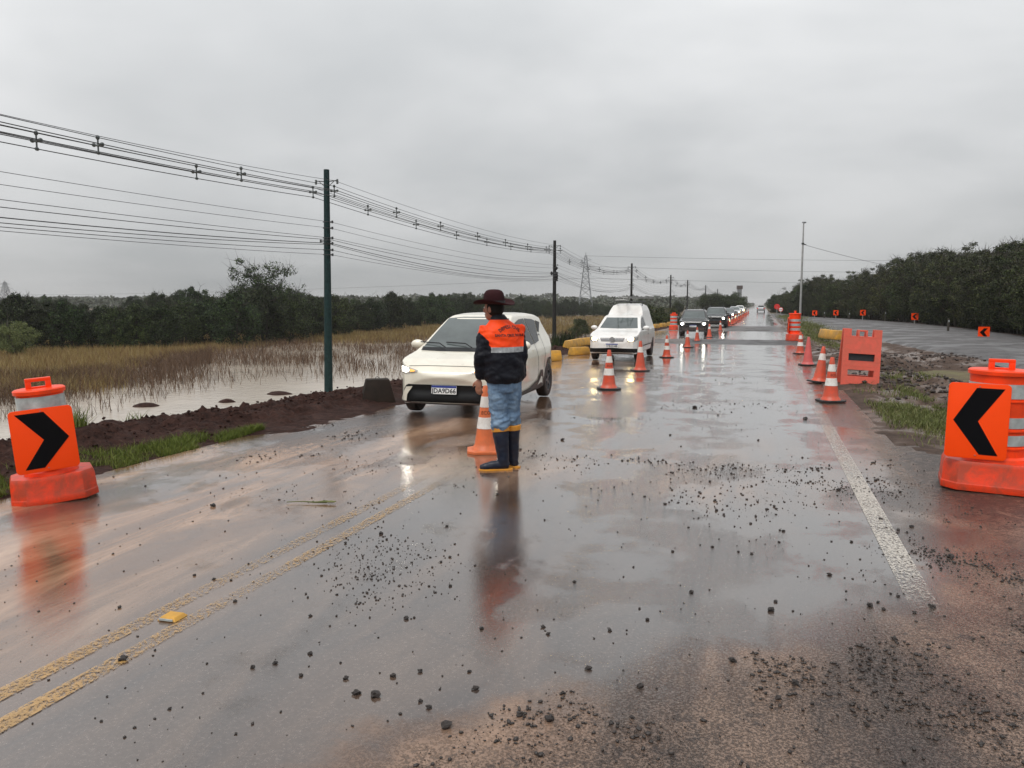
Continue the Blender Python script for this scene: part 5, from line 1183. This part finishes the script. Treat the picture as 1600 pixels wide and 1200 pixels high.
for k, s in (('l', -1), ('r', 1)):
    b.tube([sh_[k], (sh_[k]+el_[k])/2, el_[k], (el_[k]+wr_[k])/2, wr_[k]], [.055, .050, .042, .038, .027], 14)
    b.tube([hip[k], (hip[k]+kn[k])/2, kn[k], (kn[k]*.6+an[k]*.4), an[k]], [.085, .075, .056, .054, .038], 14)
    b.tube([an[k]+Vector((0, 0, -.02)), (an[k]+toe[k])/2+Vector((0, 0, -.02)), toe[k]], [.038, .036, .026], 12)
    # hand: palm, four fingers, thumb
    w0 = wr_[k]; fw = pf(-.25, .15, 0).normalized() if k == 'l' else pf(-.1, .9, 0).normalized()
    dn = Vector((0, 0, -1)); acr = fw
    pal = w0+dn*.055+fw*.012
    b.ell(pal, (.020, .042, .052), 14, 10, Matrix.Rotation(math.atan2(fw.y, fw.x)-math.pi/2, 3, 'Z'))
    for i, (o_, l_) in enumerate(((.030, .066), (.011, .074), (-.009, .070), (-.028, .054))):
        p0 = pal+acr*o_+dn*.035; cur = Vector((-fw.y, fw.x, 0))*(1 if k == 'r' else -1)
        b.tube([p0, p0+dn*l_*.45+cur*.004, p0+dn*l_*.78+cur*.016, p0+dn*l_*.95+cur*.032], [.0105, .0098, .009, .007], 8)
    p0 = pal+acr*.034+Vector((0, 0, .02)); b.tube([p0, p0+acr*.022+dn*.022, p0+acr*.030+dn*.050], [.0135, .0115, .009], 8)
me = bake(b.mesh('body'), [('REMESH', dict(mode='VOXEL', voxel_size=.0065, adaptivity=0.0, use_smooth_shade=True)), ('SMOOTH', dict(factor=.5, iterations=2))])
me.name = 'body'; me.materials.clear(); me.materials.append(MT['skin']); link(bpy.data.objects.new('body', me), man)
for s in (-1, 1):
    MB().ell(hd+HR @ Vector((s*.031, .083, .012)), (.012, .009, .009), 10, 8, HR).build('eye', MT['white'], man, smooth=True)
# hair: nape and sides below the hat
h_ = MB(); h_.ell(hd+HR @ Vector((0, -.014, .012)), (.081, .092, .100), 24, 16, HR)
me = h_.mesh('hair'); bm = bmesh.new(); bm.from_mesh(me)
bmesh.ops.delete(bm, geom=[v for v in bm.verts if (HR.inverted() @ (v.co-hd)).y > .035 or (HR.inverted() @ (v.co-hd)).z < -.075], context='VERTS'); bm.to_mesh(me); bm.free()
me.materials.append(MT['hair']); smooth_by_angle(me, 80); link(bpy.data.objects.new('hair', me), man)
def wrinkle(me, amp, sx, sz, seed, zf=None, rot=0):
    me.update(); nrm = [v.normal.copy() for v in me.vertices]
    for v, n_ in zip(me.vertices, nrm):
        p = v.co; q = Vector((p.x*sx+seed, p.y*sx, p.z*sz+rot*(p.x+p.y)*sx))
        d = mnoise.noise(q)+.5*mnoise.noise(q*2.3)-.25*abs(mnoise.noise(q*3.1))
        v.co = p+n_*amp*d*(zf(p) if zf else 1)
# jacket
j = MB(); X0 = pf(.0, .0, 0)
sec = [(.845, .175, .125, .02), (.855, .192, .140, .02), (.90, .208, .155, .018), (.97, .212, .158, .012), (1.08, .205, .150, .006), (1.20, .205, .142, 0), (1.30, .205, .132, -.005), (1.365, .185, .115, -.010), (1.41, .145, .095, -.018), (1.445, .095, .080, -.030), (1.47, .074, .072, -.042), (1.505, .068, .070, -.052), (1.51, .055, .058, -.052)]
j.loft([(*pf(cx, 0, z)[:2], z, rx, ry, 0, .85 if z < 1.3 else 1) for z, rx, ry, cx in sec], 30)
for k in 'lr':
    A, B_, W_ = sh_[k], el_[k], wr_[k]
    j.tube([A+(A-B_)*.02+Vector((0, 0, .0)), A*.75+B_*.25, (A+B_)/2, B_, (B_*.55+W_*.45), B_*.12+W_*.88, W_*1.02-B_*.02], [.062, .065, .062, .060, .056, .050, .041], 18)
me = bake(j.mesh('jacket'), [('REMESH', dict(mode='VOXEL', voxel_size=.010, adaptivity=0.0, use_smooth_shade=True)), ('SMOOTH', dict(factor=.5, iterations=5))])
def jf(p):
    lower = 1.0-min(1, max(0, (p.z-.90)/.12))*.35
    return lower*(1.5 if abs(p.x) > .19 else 1)
wrinkle(me, .016, 5.0, 11.0, 3.0, jf, rot=.6); wrinkle(me, .007, 13, 17, 9.0)
me.name = 'jacket'; me.materials.clear()
jbv = bvh_of(me)
def jacket_material():
    m, t, b, o = newmat('orange_and_navy_jacket_cloth'); tc = N(t, 'ShaderNodeTexCoord'); sp = N(t, 'ShaderNodeSeparateXYZ'); L(t, tc.outputs['Object'], sp.inputs[0])
    X, Y, Z = sp.outputs; nz = noise_n(t, tc.outputs['Object'], 7, 4, .5).outputs[0]
    ax = M(t, 'ABSOLUTE', M(t, 'ADD', X, .012))
    lim = M(t, 'ADD', .170, M(t, 'MULTIPLY', M(t, 'POWER', M(t, 'MAXIMUM', M(t, 'SUBTRACT', Z, 1.17), 0.0), 1.4), .55))   # sleeve seam curves outward to the shoulder
    inx = M(t, 'LESS_THAN', ax, lim)
    zt = M(t, 'SUBTRACT', Z, M(t, 'MULTIPLY', X, -.0))
    org = M(t, 'MULTIPLY', M(t, 'MULTIPLY', M(t, 'GREATER_THAN', zt, 1.195), M(t, 'LESS_THAN', Z, 1.452)), inx)
    stp = M(t, 'MULTIPLY', M(t, 'MULTIPLY', M(t, 'GREATER_THAN', zt, 1.145), M(t, 'LESS_THAN', zt, 1.1951)), inx)
    navy = ramp(t, nz, [(.3, (.003, .0035, .007)), (.7, (.007, .008, .014))])
    oc = ramp(t, nz, [(.3, (.85, .05, .004)), (.7, (1.0, .085, .008))])
    sc = ramp(t, noise_n(t, tc.outputs['Object'], 40, 3, .6).outputs[0], [(.3, (.24, .25, .26)), (.7, (.42, .44, .45))])
    c = gmix(t, org, navy, oc); c = gmix(t, stp, c, sc); L(t, c, b.inputs['Base Color']); b.inputs['Roughness'].default_value = .5; b.inputs['Specular IOR Level'].default_value = .22
    bp = N(t, 'ShaderNodeBump'); bp.inputs['Distance'].default_value = .006; bp.inputs['Strength'].default_value = .6
    wv = noise_n(t, tc.outputs['Object'], 16, 4, .6, 1.2); L(t, wv.outputs[0], bp.inputs['Height']); L(t, bp.outputs[0], b.inputs['Normal'])
    return m
me.materials.append(jacket_material()); jo = link(bpy.data.objects.new('jacket', me), man)
def back_text(s, size, zc, arc, sp_):
    tm = text_mesh(s, size, 0, spacing=sp_, bold=.0012)
    bm = bmesh.new(); bm.from_mesh(tm)
    for v in bm.verts:
        x, z = v.co.x, v.co.y
        if arc: a = x/arc; X_, Z_ = (arc+z)*math.sin(a), zc+(arc+z)*math.cos(a)-arc
        else: X_, Z_ = x, zc+z
        h, n_, i, d = jbv.ray_cast(Vector((X_+.012, -1, Z_)), Vector((0, 1, 0)))
        v.co = (h+Vector((0, -.0035, 0))) if h else Vector((X_, -.14, Z_))
    bm.to_mesh(tm); bm.free(); tm.name = 'lettering'; tm.materials.append(MT['ink']); link(bpy.data.objects.new('lettering', tm), jo)
back_text('DEFESA CIVIL', .042, 1.385, .20, 1.05); back_text('SANTA CRUZ DO SUL', .033, 1.305, None, 1.0)
# jeans
b = MB()
b.loft([(*pf(.018, 0, .80)[:2], .76, .150, .115), (*pf(.018, 0, .80)[:2], .80, .168, .125), (*pf(.018, 0, .88)[:2], .88, .170, .122), (*pf(.018, 0, .95)[:2], .95, .158, .112)], 26)
for k in 'lr':
    H_, K_, A_ = hip[k], kn[k], an[k]; lo = K_+(A_-K_)*.22
    b.tube([H_+Vector((0, 0, .03)), H_*.6+K_*.4, K_*.8+H_*.2, K_*1.0, K_*.6+lo*.4, lo], [.098, .098, .086, .083, .088, .078], 20)
me = bake(b.mesh('jeans'), [('REMESH', dict(mode='VOXEL', voxel_size=.009, adaptivity=0.0, use_smooth_shade=True)), ('SMOOTH', dict(factor=.5, iterations=4))])
wrinkle(me, .022, 6.0, 16.0, 21.0, lambda p: .45+1.0*max(0, (.66-p.z)/.2), rot=-.9); wrinkle(me, .006, 14, 30, 5.0, rot=.8)
def denim():
    m, t, b, o = newmat('faded_blue_denim'); tc = N(t, 'ShaderNodeTexCoord'); v = tc.outputs['Object']
    mpj = N(t, 'ShaderNodeMapping'); mpj.inputs['Scale'].default_value = (1.5, 1.5, .8); L(t, v, mpj.inputs[0]); a = noise_n(t, mpj.outputs[0], 7, 6, .6, .6).outputs[0]; g = noise_n(t, v, 120, 2, .6).outputs[0]
    c = ramp(t, M(t, 'ADD', M(t, 'MULTIPLY', a, .8), M(t, 'MULTIPLY', g, .2)), [(.30, (.06, .105, .18)), (.5, (.12, .195, .30)), (.72, (.24, .33, .43))])
    L(t, c, b.inputs['Base Color']); b.inputs['Roughness'].default_value = .8
    bp = N(t, 'ShaderNodeBump'); bp.inputs['Distance'].default_value = .01; bp.inputs['Strength'].default_value = .8; L(t, a, bp.inputs['Height']); L(t, bp.outputs[0], b.inputs['Normal']); return m
me.name = 'jeans'; me.materials.clear(); me.materials.append(denim()); jn = link(bpy.data.objects.new('jeans', me), man)
# boots
for k in 'lr':
    A_, K_, T_ = an[k], kn[k], toe[k]; up = lambda z: A_+(K_-A_)*((z-.09)/.39)
    g = (T_-A_); g.z = 0; g.normalize(); 
    b = MB(); b.tube([up(.405), up(.33), up(.22), up(.13), A_+Vector((0, 0, -.045))], [.082, .078, .066, .058, .056], 20, sq=(1, 1))
    Lf = (T_-A_); Lf.z = 0; Lf = Lf.length+.02
    b.tube([A_-g*.055+Vector((0, 0, -.045)), A_+Vector((0, 0, -.035)), A_+g*Lf*.45+Vector((0, 0, -.042)), A_+g*Lf*.85+Vector((0, 0, -.052)), A_+g*(Lf+.012)+Vector((0, 0, -.056))], [.034, .050, .046, .040, .020], 16)
    me = bake(b.mesh('boot'), [('REMESH', dict(mode='VOXEL', voxel_size=.008, adaptivity=0.0, use_smooth_shade=True)), ('SMOOTH', dict(factor=.5, iterations=3))])
    wrinkle(me, .006, 9, 14, 2.0); me.name = 'boot'; me.materials.clear(); me.materials.append(MT['boot']); bo = link(bpy.data.objects.new('boot', me), man)
    ax_ = g; sd_ = Vector((-g.y, g.x, 0)); out2 = []
    for u, hw in ((-.092, .020), (-.08, .036), (-.03, .042), (.04, .036), (.10, .046), (.145, .048), (Lf-.0, .036), (Lf+.022, .016)): out2.append((u, hw))
    pl = [A_+ax_*u+sd_*hw for u, hw in out2]+[A_+ax_*u-sd_*hw for u, hw in out2[::-1]]
    MB().prism([(p.x, p.y) for p in pl], 'z', .002, .020).build('sole', MT['boot_yellow'], bo, bevel=.004)
    ct = up(.40); MB().tube([up(.378), up(.382), up(.425), up(.430)], [.084, .088, .090, .084], 24).build('cuff', MT['boot_yellow'], bo, smooth=True)
# hat
ht = empty('hat', hd+Vector((0, -.004, .058))); ht.parent = man; ht.rotation_euler = (R(1), R(-2), R(22))
MB().loft([(0, 0, z, rx, ry) for z, rx, ry in ((-.012, .096, .112), (.02, .093, .108), (.06, .089, .103), (.09, .082, .096), (.112, .066, .080), (.124, .040, .052), (.127, .004, .006))], 32).build('crown', MT['felt'], ht, smooth=True, ang=80)
MB().loft([(0, 0, .0, .0975, .1135), (0, 0, .022, .0955, .1115)], 32, cap=False).build('hat_band', MT['ink'], ht, smooth=True)
vs, n, m_ = [], 40, 7
for top in (0, 1):
    for i in range(m_):
        u = i/(m_-1); 
        for k in range(n):
            a = 2*math.pi*k/n; rx = .088+(.180-.088)*u; ry = .104+(.205-.104)*u
            z = (.034*(abs(math.cos(a))**2)*u**2.0-.018*(abs(math.sin(a))**2)*u**1.5)-.010*math.sin(u*3.14)+(.003 if top else -.003)
            vs.append((rx*math.cos(a), ry*math.sin(a), z))
fs = []
for top in (0, 1):
    for i in range(m_-1):
        for k in range(n):
            q_ = [top*m_*n+i*n+k, top*m_*n+i*n+(k+1) % n, top*m_*n+(i+1)*n+(k+1) % n, top*m_*n+(i+1)*n+k]; fs.append(tuple(q_ if top else q_[::-1]))
for i in (0, m_-1):
    for k in range(n): fs.append((i*n+k, i*n+(k+1) % n, m_*n+i*n+(k+1) % n, m_*n+i*n+k))
MB().add(vs, fs).build('brim', MT['felt'], ht, smooth=True, ang=60)
# ------------------------------------------------------------------ trees
def tree_meshes(seed, h, rx, style):
    """returns trunk mesh, crown mesh; style: dense, airy, dome, ragged, thin"""
    r = np.random.RandomState(seed); tb = MB(); tips = []
    ns = {'dense': 3, 'airy': 2, 'dome': 1, 'ragged': 2, 'thin': 6}[style]
    low = {'dense': .02, 'airy': .12, 'dome': .28, 'ragged': .15, 'thin': .10}[style]
    for i in range(ns):
        a = r.rand()*6.28; off = np.array([math.cos(a), math.sin(a)])*rx*(.12 if ns < 4 else .45)*r.rand(); ln = np.array([math.cos(a), math.sin(a)])*rx*.5*r.rand()
        top = h*(.72+.2*r.rand()); pts = [(off[0]+ln[0]*u+.06*h*.3*math.sin(u*5+i), off[1]+ln[1]*u, -.3+(top+.3)*u) for u in np.linspace(0, 1, 6)]
        r0 = h*.022*(1.5 if ns == 1 else .8 if ns > 3 else 1)
        tb.tube(pts, [r0*(1-.8*u) for u in np.linspace(0, 1, 6)], 6)
        for k in range({'dense': 6, 'airy': 7, 'dome': 10, 'ragged': 9, 'thin': 4}[style]):
            u = .3+.68*r.rand(); b = Vector(pts[0]).lerp(Vector(pts[-1]), u); q = r.rand()*6.28; L_ = rx*(.45+.5*r.rand())*(1-.3*u)
            e = b+Vector((math.cos(q)*L_, math.sin(q)*L_, h*(.08+.14*r.rand()))); md = (b+e)/2+Vector((0, 0, -.03*h))
            tb.tube([b, md, e], [r0*.45, r0*.3, r0*.12], 5); tips.append(e)
            for z in range(2):
                e2 = e+Vector((r.randn()*.18*rx, r.randn()*.18*rx, (.05+.1*r.rand())*h)); tb.tube([e, e2], [r0*.14, r0*.05], 4); tips.append(e2)
    C_, S_ = [], []
    nc = {'dense': 95, 'airy': 95, 'dome': 120, 'ragged': 46, 'thin': 80}[style]
    for i in range(nc):
        for _ in range(20):
            p = r.uniform(-1, 1, 3)
            if (p**2).sum() < 1 and ((p**2).sum() > .25 or r.rand() < .35): break
        z = h*(low+(1-low)*(p[2]*.5+.5)*.94); u = (z/h-low)/(1-low)
        if style == 'dome': wd = math.sqrt(max(0.02, 1-max(0, u-.35)**2/.45)) if u > .35 else .75+.7*u
        elif style == 'dense': wd = (1-.55*max(0, u-.35)**1.5*1.6)
        else: wd = .75+.35*math.sin(u*3.1)-.25*u
        nlump = 1+.22*mnoise.noise(Vector((p[0]*2+seed, p[1]*2, p[2]*2)))
        C_.append((p[0]*rx*wd*nlump, p[1]*rx*wd*nlump, z*(.97+.06*r.rand()))); S_.append(rx*(.16+.16*r.rand())*(.75 if z > h*.75 else 1))
    for t_ in tips:
        if r.rand() < (.75 if style in ('ragged', 'dome', 'thin') else .0): C_.append(tuple(t_)); S_.append(rx*(.12+.1*r.rand()))
    C_ = np.array(C_); S_ = np.array(S_); C_[:, 2] = np.maximum(C_[:, 2], S_*.5)
    per = {'dense': 150, 'airy': 130, 'dome': 150, 'ragged': 110, 'thin': 110}[style]; n = len(C_)*per
    ci = np.repeat(np.arange(len(C_)), per); d = r.randn(n, 3); d /= np.linalg.norm(d, axis=1)[:, None]; rad = r.rand(n)**.5
    P = C_[ci]+d*(S_[ci]*rad)[:, None]*np.array([1.15, 1.15, .8])
    P[:, 2] = np.where(P[:, 2] < .02, .05+.3*r.rand(n), P[:, 2])
    ls = (.055+.065*r.rand(n))*h/5.0*{'dense': 1.0, 'airy': .85, 'dome': 1.1, 'ragged': .75, 'thin': .6}[style]*.78
    a = r.randn(n, 3); a /= np.linalg.norm(a, axis=1)[:, None]; b = np.cross(a, r.randn(n, 3)); b /= np.linalg.norm(b, axis=1)[:, None]
    a *= (ls*1.25)[:, None]; b *= (ls*.7)[:, None]
    V = np.stack([P-a, P+b, P+a, P-b], 1).reshape(-1, 3)
    nt_ = {'dense': 260, 'airy': 240, 'dome': 200, 'ragged': 700, 'thin': 650}[style]      # fine twigs poking out of the crown
    c0 = C_[r.randint(len(C_), size=nt_)]; dr0 = r.randn(nt_, 3); dr0[:, 2] = np.abs(dr0[:, 2])*1.2+.3; dr0 /= np.linalg.norm(dr0, axis=1)[:, None]
    ln = (rx*(.18+.30*r.rand(nt_)))[:, None]; w_ = np.cross(dr0, r.randn(nt_, 3)); w_ /= np.linalg.norm(w_, axis=1)[:, None]; w_ = w_*h*.0022
    T_ = np.stack([c0-w_, c0+w_, c0+dr0*ln+w_*.3, c0+dr0*ln-w_*.3], 1).reshape(-1, 3)
    tb.v += [tuple(q) for q in T_]; o_ = len(tb.v)-len(T_); tb.f += [tuple(range(o_+4*q, o_+4*q+4)) for q in range(nt_)]; tb.m += [0]*nt_
    F = np.arange(n*4).reshape(-1, 4)
    return tb, V, F
def make_tree(seed, h, rx, style, leaf, trunk, name, label, group=None):
    tb, V, F = tree_meshes(seed, h, rx, style)
    t = empty(name, (0, 0, 0), 0, label, 'tree', group)
    tb.build('trunk', trunk, t, smooth=True, ang=80); npmesh('crown', V, F, leaf, t); return t
def place(o, x, y, z, rz, s, sz, label=None):
    o.location = (x, y, z); o.rotation_euler = (0, 0, rz); o.scale = (s, s, sz)
    if label: o['label'] = label
    return o
r = np.random.RandomState(77)
# left belt: rows along the field edge (heights follow what the belt shows)
TOP = [(-200, 462), (0, 463), (43, 456), (80, 462), (115, 466), (135, 473), (161, 472), (184, 477), (213, 466), (250, 463), (300, 460), (339, 464), (374, 450), (425, 446), (456, 455), (470, 456), (499, 454), (535, 460), (557, 465), (587, 465), (616, 452), (643, 467), (665, 454), (690, 455), (715, 458), (747, 462), (800, 466), (850, 468), (900, 470), (960, 470)]
DEP = [(-200, 50), (0, 54), (150, 57), (300, 62), (450, 67), (520, 75), (600, 90), (680, 115), (750, 145), (850, 185), (1000, 240)]
tx, ty = zip(*TOP); dx_, dy_ = zip(*DEP)
left_p = [make_tree(101+i, 5.0, 2.3, 'dense', MT['leaf_dark'], MT['trunk'], 'broadleaf_tree', 'dense dark green tree in the belt along the far side of the flooded field', 'dark trees along the flooded field') for i in range(5)]
airy_p = [make_tree(140+i, 7.0, 2.6, 'airy', MT['leaf_dark'], MT['trunk'], 'tall_tree', 'taller hazy grey green tree rising behind the dark belt', 'taller trees behind the dark belt') for i in range(3)]
usedL = [False]*5; usedA = [False]*3
def use(ps, us, i):
    if not us[i]: us[i] = True; return ps[i]
    return copy_tree(ps[i])
px = -120.0; cnt = 0
while px < 960:
    D = np.interp(px, dx_, dy_)*(1+.03*r.randn()); tp = np.interp(px, tx, ty)+r.uniform(-4, 6)
    h = (CAMH+(475-tp)*D/FPX+1.8)*1.0; X = (px-800)/FPX*D; p = W(X, D); i = r.randint(5)
    place(use(left_p, usedL, i), p.x, p.y, -1.85, r.rand()*6.28, h/5.0*.85*(1+.1*r.rand()), h/5.0)
    px += FPX*h*.62/D*(.8+.4*r.rand())*.75; cnt += 1
px = -110.0
while px < 960:      # second row, a little taller and hazier
    D = np.interp(px, dx_, dy_)*1.18+4; tp = np.interp(px, tx, ty)+r.uniform(0, 8)
    h = (CAMH+(475-tp)*D/FPX+1.8)*1.0; p = W((px-800)/FPX*D, D); i = r.randint(5)
    place(use(left_p, usedL, i), p.x, p.y, -1.85, r.rand()*6.28, h/5.0, h/5.0); px += FPX*h*.8/D*(.8+.4*r.rand())*.8; cnt += 1
for px, tp, D in ((48, 457, 110), (75, 460, 118), (100, 462, 112), (212, 459, 100), (240, 457, 105), (262, 459, 112), (300, 445, 95), (322, 450, 100), (285, 450, 98), (250, 451, 95), (398, 446, 84), (446, 440, 86), (462, 448, 88), (410, 438, 84), (470, 452, 125), (500, 462, 130), (690, 458, 230), (712, 456, 240), (735, 455, 235), (760, 458, 240), (785, 463, 250), (812, 460, 210), (826, 463, 225), (850, 467, 240), (880, 470, 260), (1003, 462, 260)):
    h = CAMH+(475-tp)*D/FPX+1.8; p = W((px-800)/FPX*D, D); i = r.randint(3); place(use(airy_p, usedA, i), p.x, p.y, -1.85, r.rand()*6.28, h/7.0*.9, h/7.0); cnt += 1
# marked individuals on the left
D = 70; h = CAMH+(475-421)*D/FPX+1.8; p = W((424-800)/FPX*D, D)
place(make_tree(301, 5.4, 3.0, 'ragged', MT['leaf_dark'], MT['trunk'], 'ragged_tree', 'tallest ragged tree with bare twigs left of the green pole'), p.x, p.y, -1.85, .4, 1, 1).scale = (h/5.4, h/5.4, h/5.4)
D = 74; p = W((385-800)/FPX*D, D); place(make_tree(305, 5.0, 2.6, 'ragged', MT['leaf_dark'], MT['trunk'], 'ragged_tree', 'smaller ragged tree just left of the tallest ragged one'), p.x, p.y, -1.85, 2.4, .98, .98)
D = 48; p = W((95-800)/FPX*D-2.8, D); place(make_tree(310, 2.6, 1.2, 'airy', MT['leaf_light'], MT['trunk_pale'], 'bush', 'pale yellow green bush in front of the dark trees at the far left'), p.x, p.y, -1.85, 0, 1, 1)['category'] = 'bush'
# domed pair beside the road far ahead, and a small cypress-like tree
D = 165; p = W((1113-800)/FPX*D, D); place(make_tree(320, 4.8, 3.6, 'dome', MT['leaf_dark'], MT['trunk'], 'domed_tree', 'left half of the rounded dark tree clump above the dark cars'), p.x, p.y, -.9, 0, .98, .98)
p = W((1140-800)/FPX*D, D); place(make_tree(321, 4.8, 3.6, 'dome', MT['leaf_dark'], MT['trunk'], 'domed_tree', 'right half of the rounded dark tree clump above the dark cars'), p.x, p.y, -.9, 1, .80, .96)
D = 170; p = W((1058-800)/FPX*D, D); place(make_tree(325, 3.6, 1.3, 'dense', MT['leaf_dark'], MT['trunk'], 'pointed_tree', 'small pointed dark tree left of the domed clump'), p.x, p.y, -1, 1, 1, 1)
# shrubs behind the white pickup
for px, D, h, lb in ((1012, 60, 2.6, 'dark olive shrub right behind the canopy of the white pickup'), (1032, 66, 2.3, 'dark shrub between the white pickup and the striped drum'), (905, 75, 1.6, 'low dark bush left of the white pickup'), (1046, 84, 2.4, 'bush behind the striped drum')):
    p = W((px-800)/FPX*D, D); place(make_tree(330+px, h, h*.55, 'dense', MT['leaf_brown'], MT['trunk'], 'bush', lb), p.x, p.y, -1.7 if D > 70 else -1.5, 0, 1.25, 1.25)['category'] = 'bush'
# right belt beyond the gravel road
right_p = [make_tree(201+i, 5.0, 1.7, 'thin', MT['leaf_brown'], MT['trunk_pale'], 'thin_tree', 'thin stemmed olive brown tree in the wood beyond the gravel road', 'thin stemmed trees beyond the gravel road') for i in range(5)]
usedR = [False]*5
RT = [(1215, 463), (1240, 450), (1262, 440), (1300, 438), (1340, 430), (1380, 420), (1420, 402), (1450, 398), (1480, 392), (1520, 402), (1560, 388), (1600, 385), (1700, 380), (1850, 370)]
rtx, rty = zip(*RT)
for row, (off, st, dh) in enumerate(((1.4, 1.75, 8), (3.6, 1.9, 3), (6.2, 2.2, 0), (10, 2.8, 0))):
    y = 24.0
    while y < 175:
        x = float(gr_edge(y))+off+r.randn()*.35; X, D = camxd(x, y); px = 800+FPX*X/D; tp = np.interp(px, rtx, rty)+dh+r.uniform(-5, 15)
        h = (CAMH+(475-tp)*D/FPX+.7)*.90
        if px < 2050 and h > .8:
            i = r.randint(5); place(use(right_p, usedR, i), x, y, -.6, r.rand()*6.28, max(h/5.0, .8)*(1.0+.2*r.rand()), h/5.0); cnt += 1
        y += st*(.7+.6*r.rand())*(1+max(0, y-60)/60)
D = 150; 
for px, tp, D, lb in ((1247, 447, 120, 'dark dense tree directly behind the mast'), (1262, 441, 105, 'dark dense tree just right of the mast'), (1228, 454, 140, 'dark dense tree left of the mast'), (1210, 458, 165, 'farthest dark dense tree left of the mast')):
    h = CAMH+(475-tp)*D/FPX+.6; p = W((px-800)/FPX*D, D); place(make_tree(400+px, h, h*.42, 'dense', MT['leaf_dark'], MT['trunk'], 'dense_tree', lb), p.x, p.y, -.6, 0, 1, 1)
print('trees', cnt)
# far woods on the horizon: a mass nobody could count
def far_woods():
    r = np.random.RandomState(9); n = 60000
    px = r.uniform(-250, 1900, n); lay = r.randint(0, 3, n); D = np.array([330., 480., 720.])[lay]*(1+.05*r.randn(n))
    prof = np.array([4.5, 6.0, 9.0])[lay]*(.55+.75*fbm(px/26.0+lay*31, px*0+lay*7.0, 4))
    prof = np.where((px > 1165) & (px < 1203), prof*.45, prof)
    z = -1.8+prof*np.sqrt(r.rand(n))*1.25*(1); s = D*.0016*(.6+.8*r.rand(n))
    X = (px-800)/FPX*D; c, s_ = math.cos(YAW), math.sin(YAW); x = c*X-s_*D; y = s_*X+c*D
    k = ~((x > -7) & (x < 3.2)); x, y, z, s = x[k], y[k], z[k], s[k]; n = len(x)
    P = np.stack([x, y, z], 1); a = r.randn(n, 3); a /= np.linalg.norm(a, axis=1)[:, None]; b = np.cross(a, r.randn(n, 3)); b /= np.linalg.norm(b, axis=1)[:, None]
    a *= s[:, None]*1.2; b *= s[:, None]*.8; V = np.stack([P-a, P+b, P+a, P-b], 1).reshape(-1, 3); F = np.arange(n*4).reshape(-1, 4)
    o = npmesh('distant_woods', V, F, MT['far_leaf']); tag(o, 'far hazy line of woods along the whole horizon', 'woods', None, 'stuff')
far_woods()
# ------------------------------------------------------------------ haze
HZ = 0.00026
m = bpy.data.materials.new('damp_air'); m.use_nodes = True; t = m.node_tree; t.nodes.clear()
o = N(t, 'ShaderNodeOutputMaterial'); v = N(t, 'ShaderNodeVolumePrincipled'); v.inputs['Color'].default_value = (.90, .91, .93, 1); v.inputs['Density'].default_value = HZ; v.inputs['Anisotropy'].default_value = 0.0
L(t, v.outputs[0], o.inputs['Volume'])
hz = MB().box((0, 1500, 9.75), (3760, 4400, 26.5)).build('haze', m); hz['kind'] = 'stuff'; hz['label'] = 'thin damp haze over the whole road and fields'
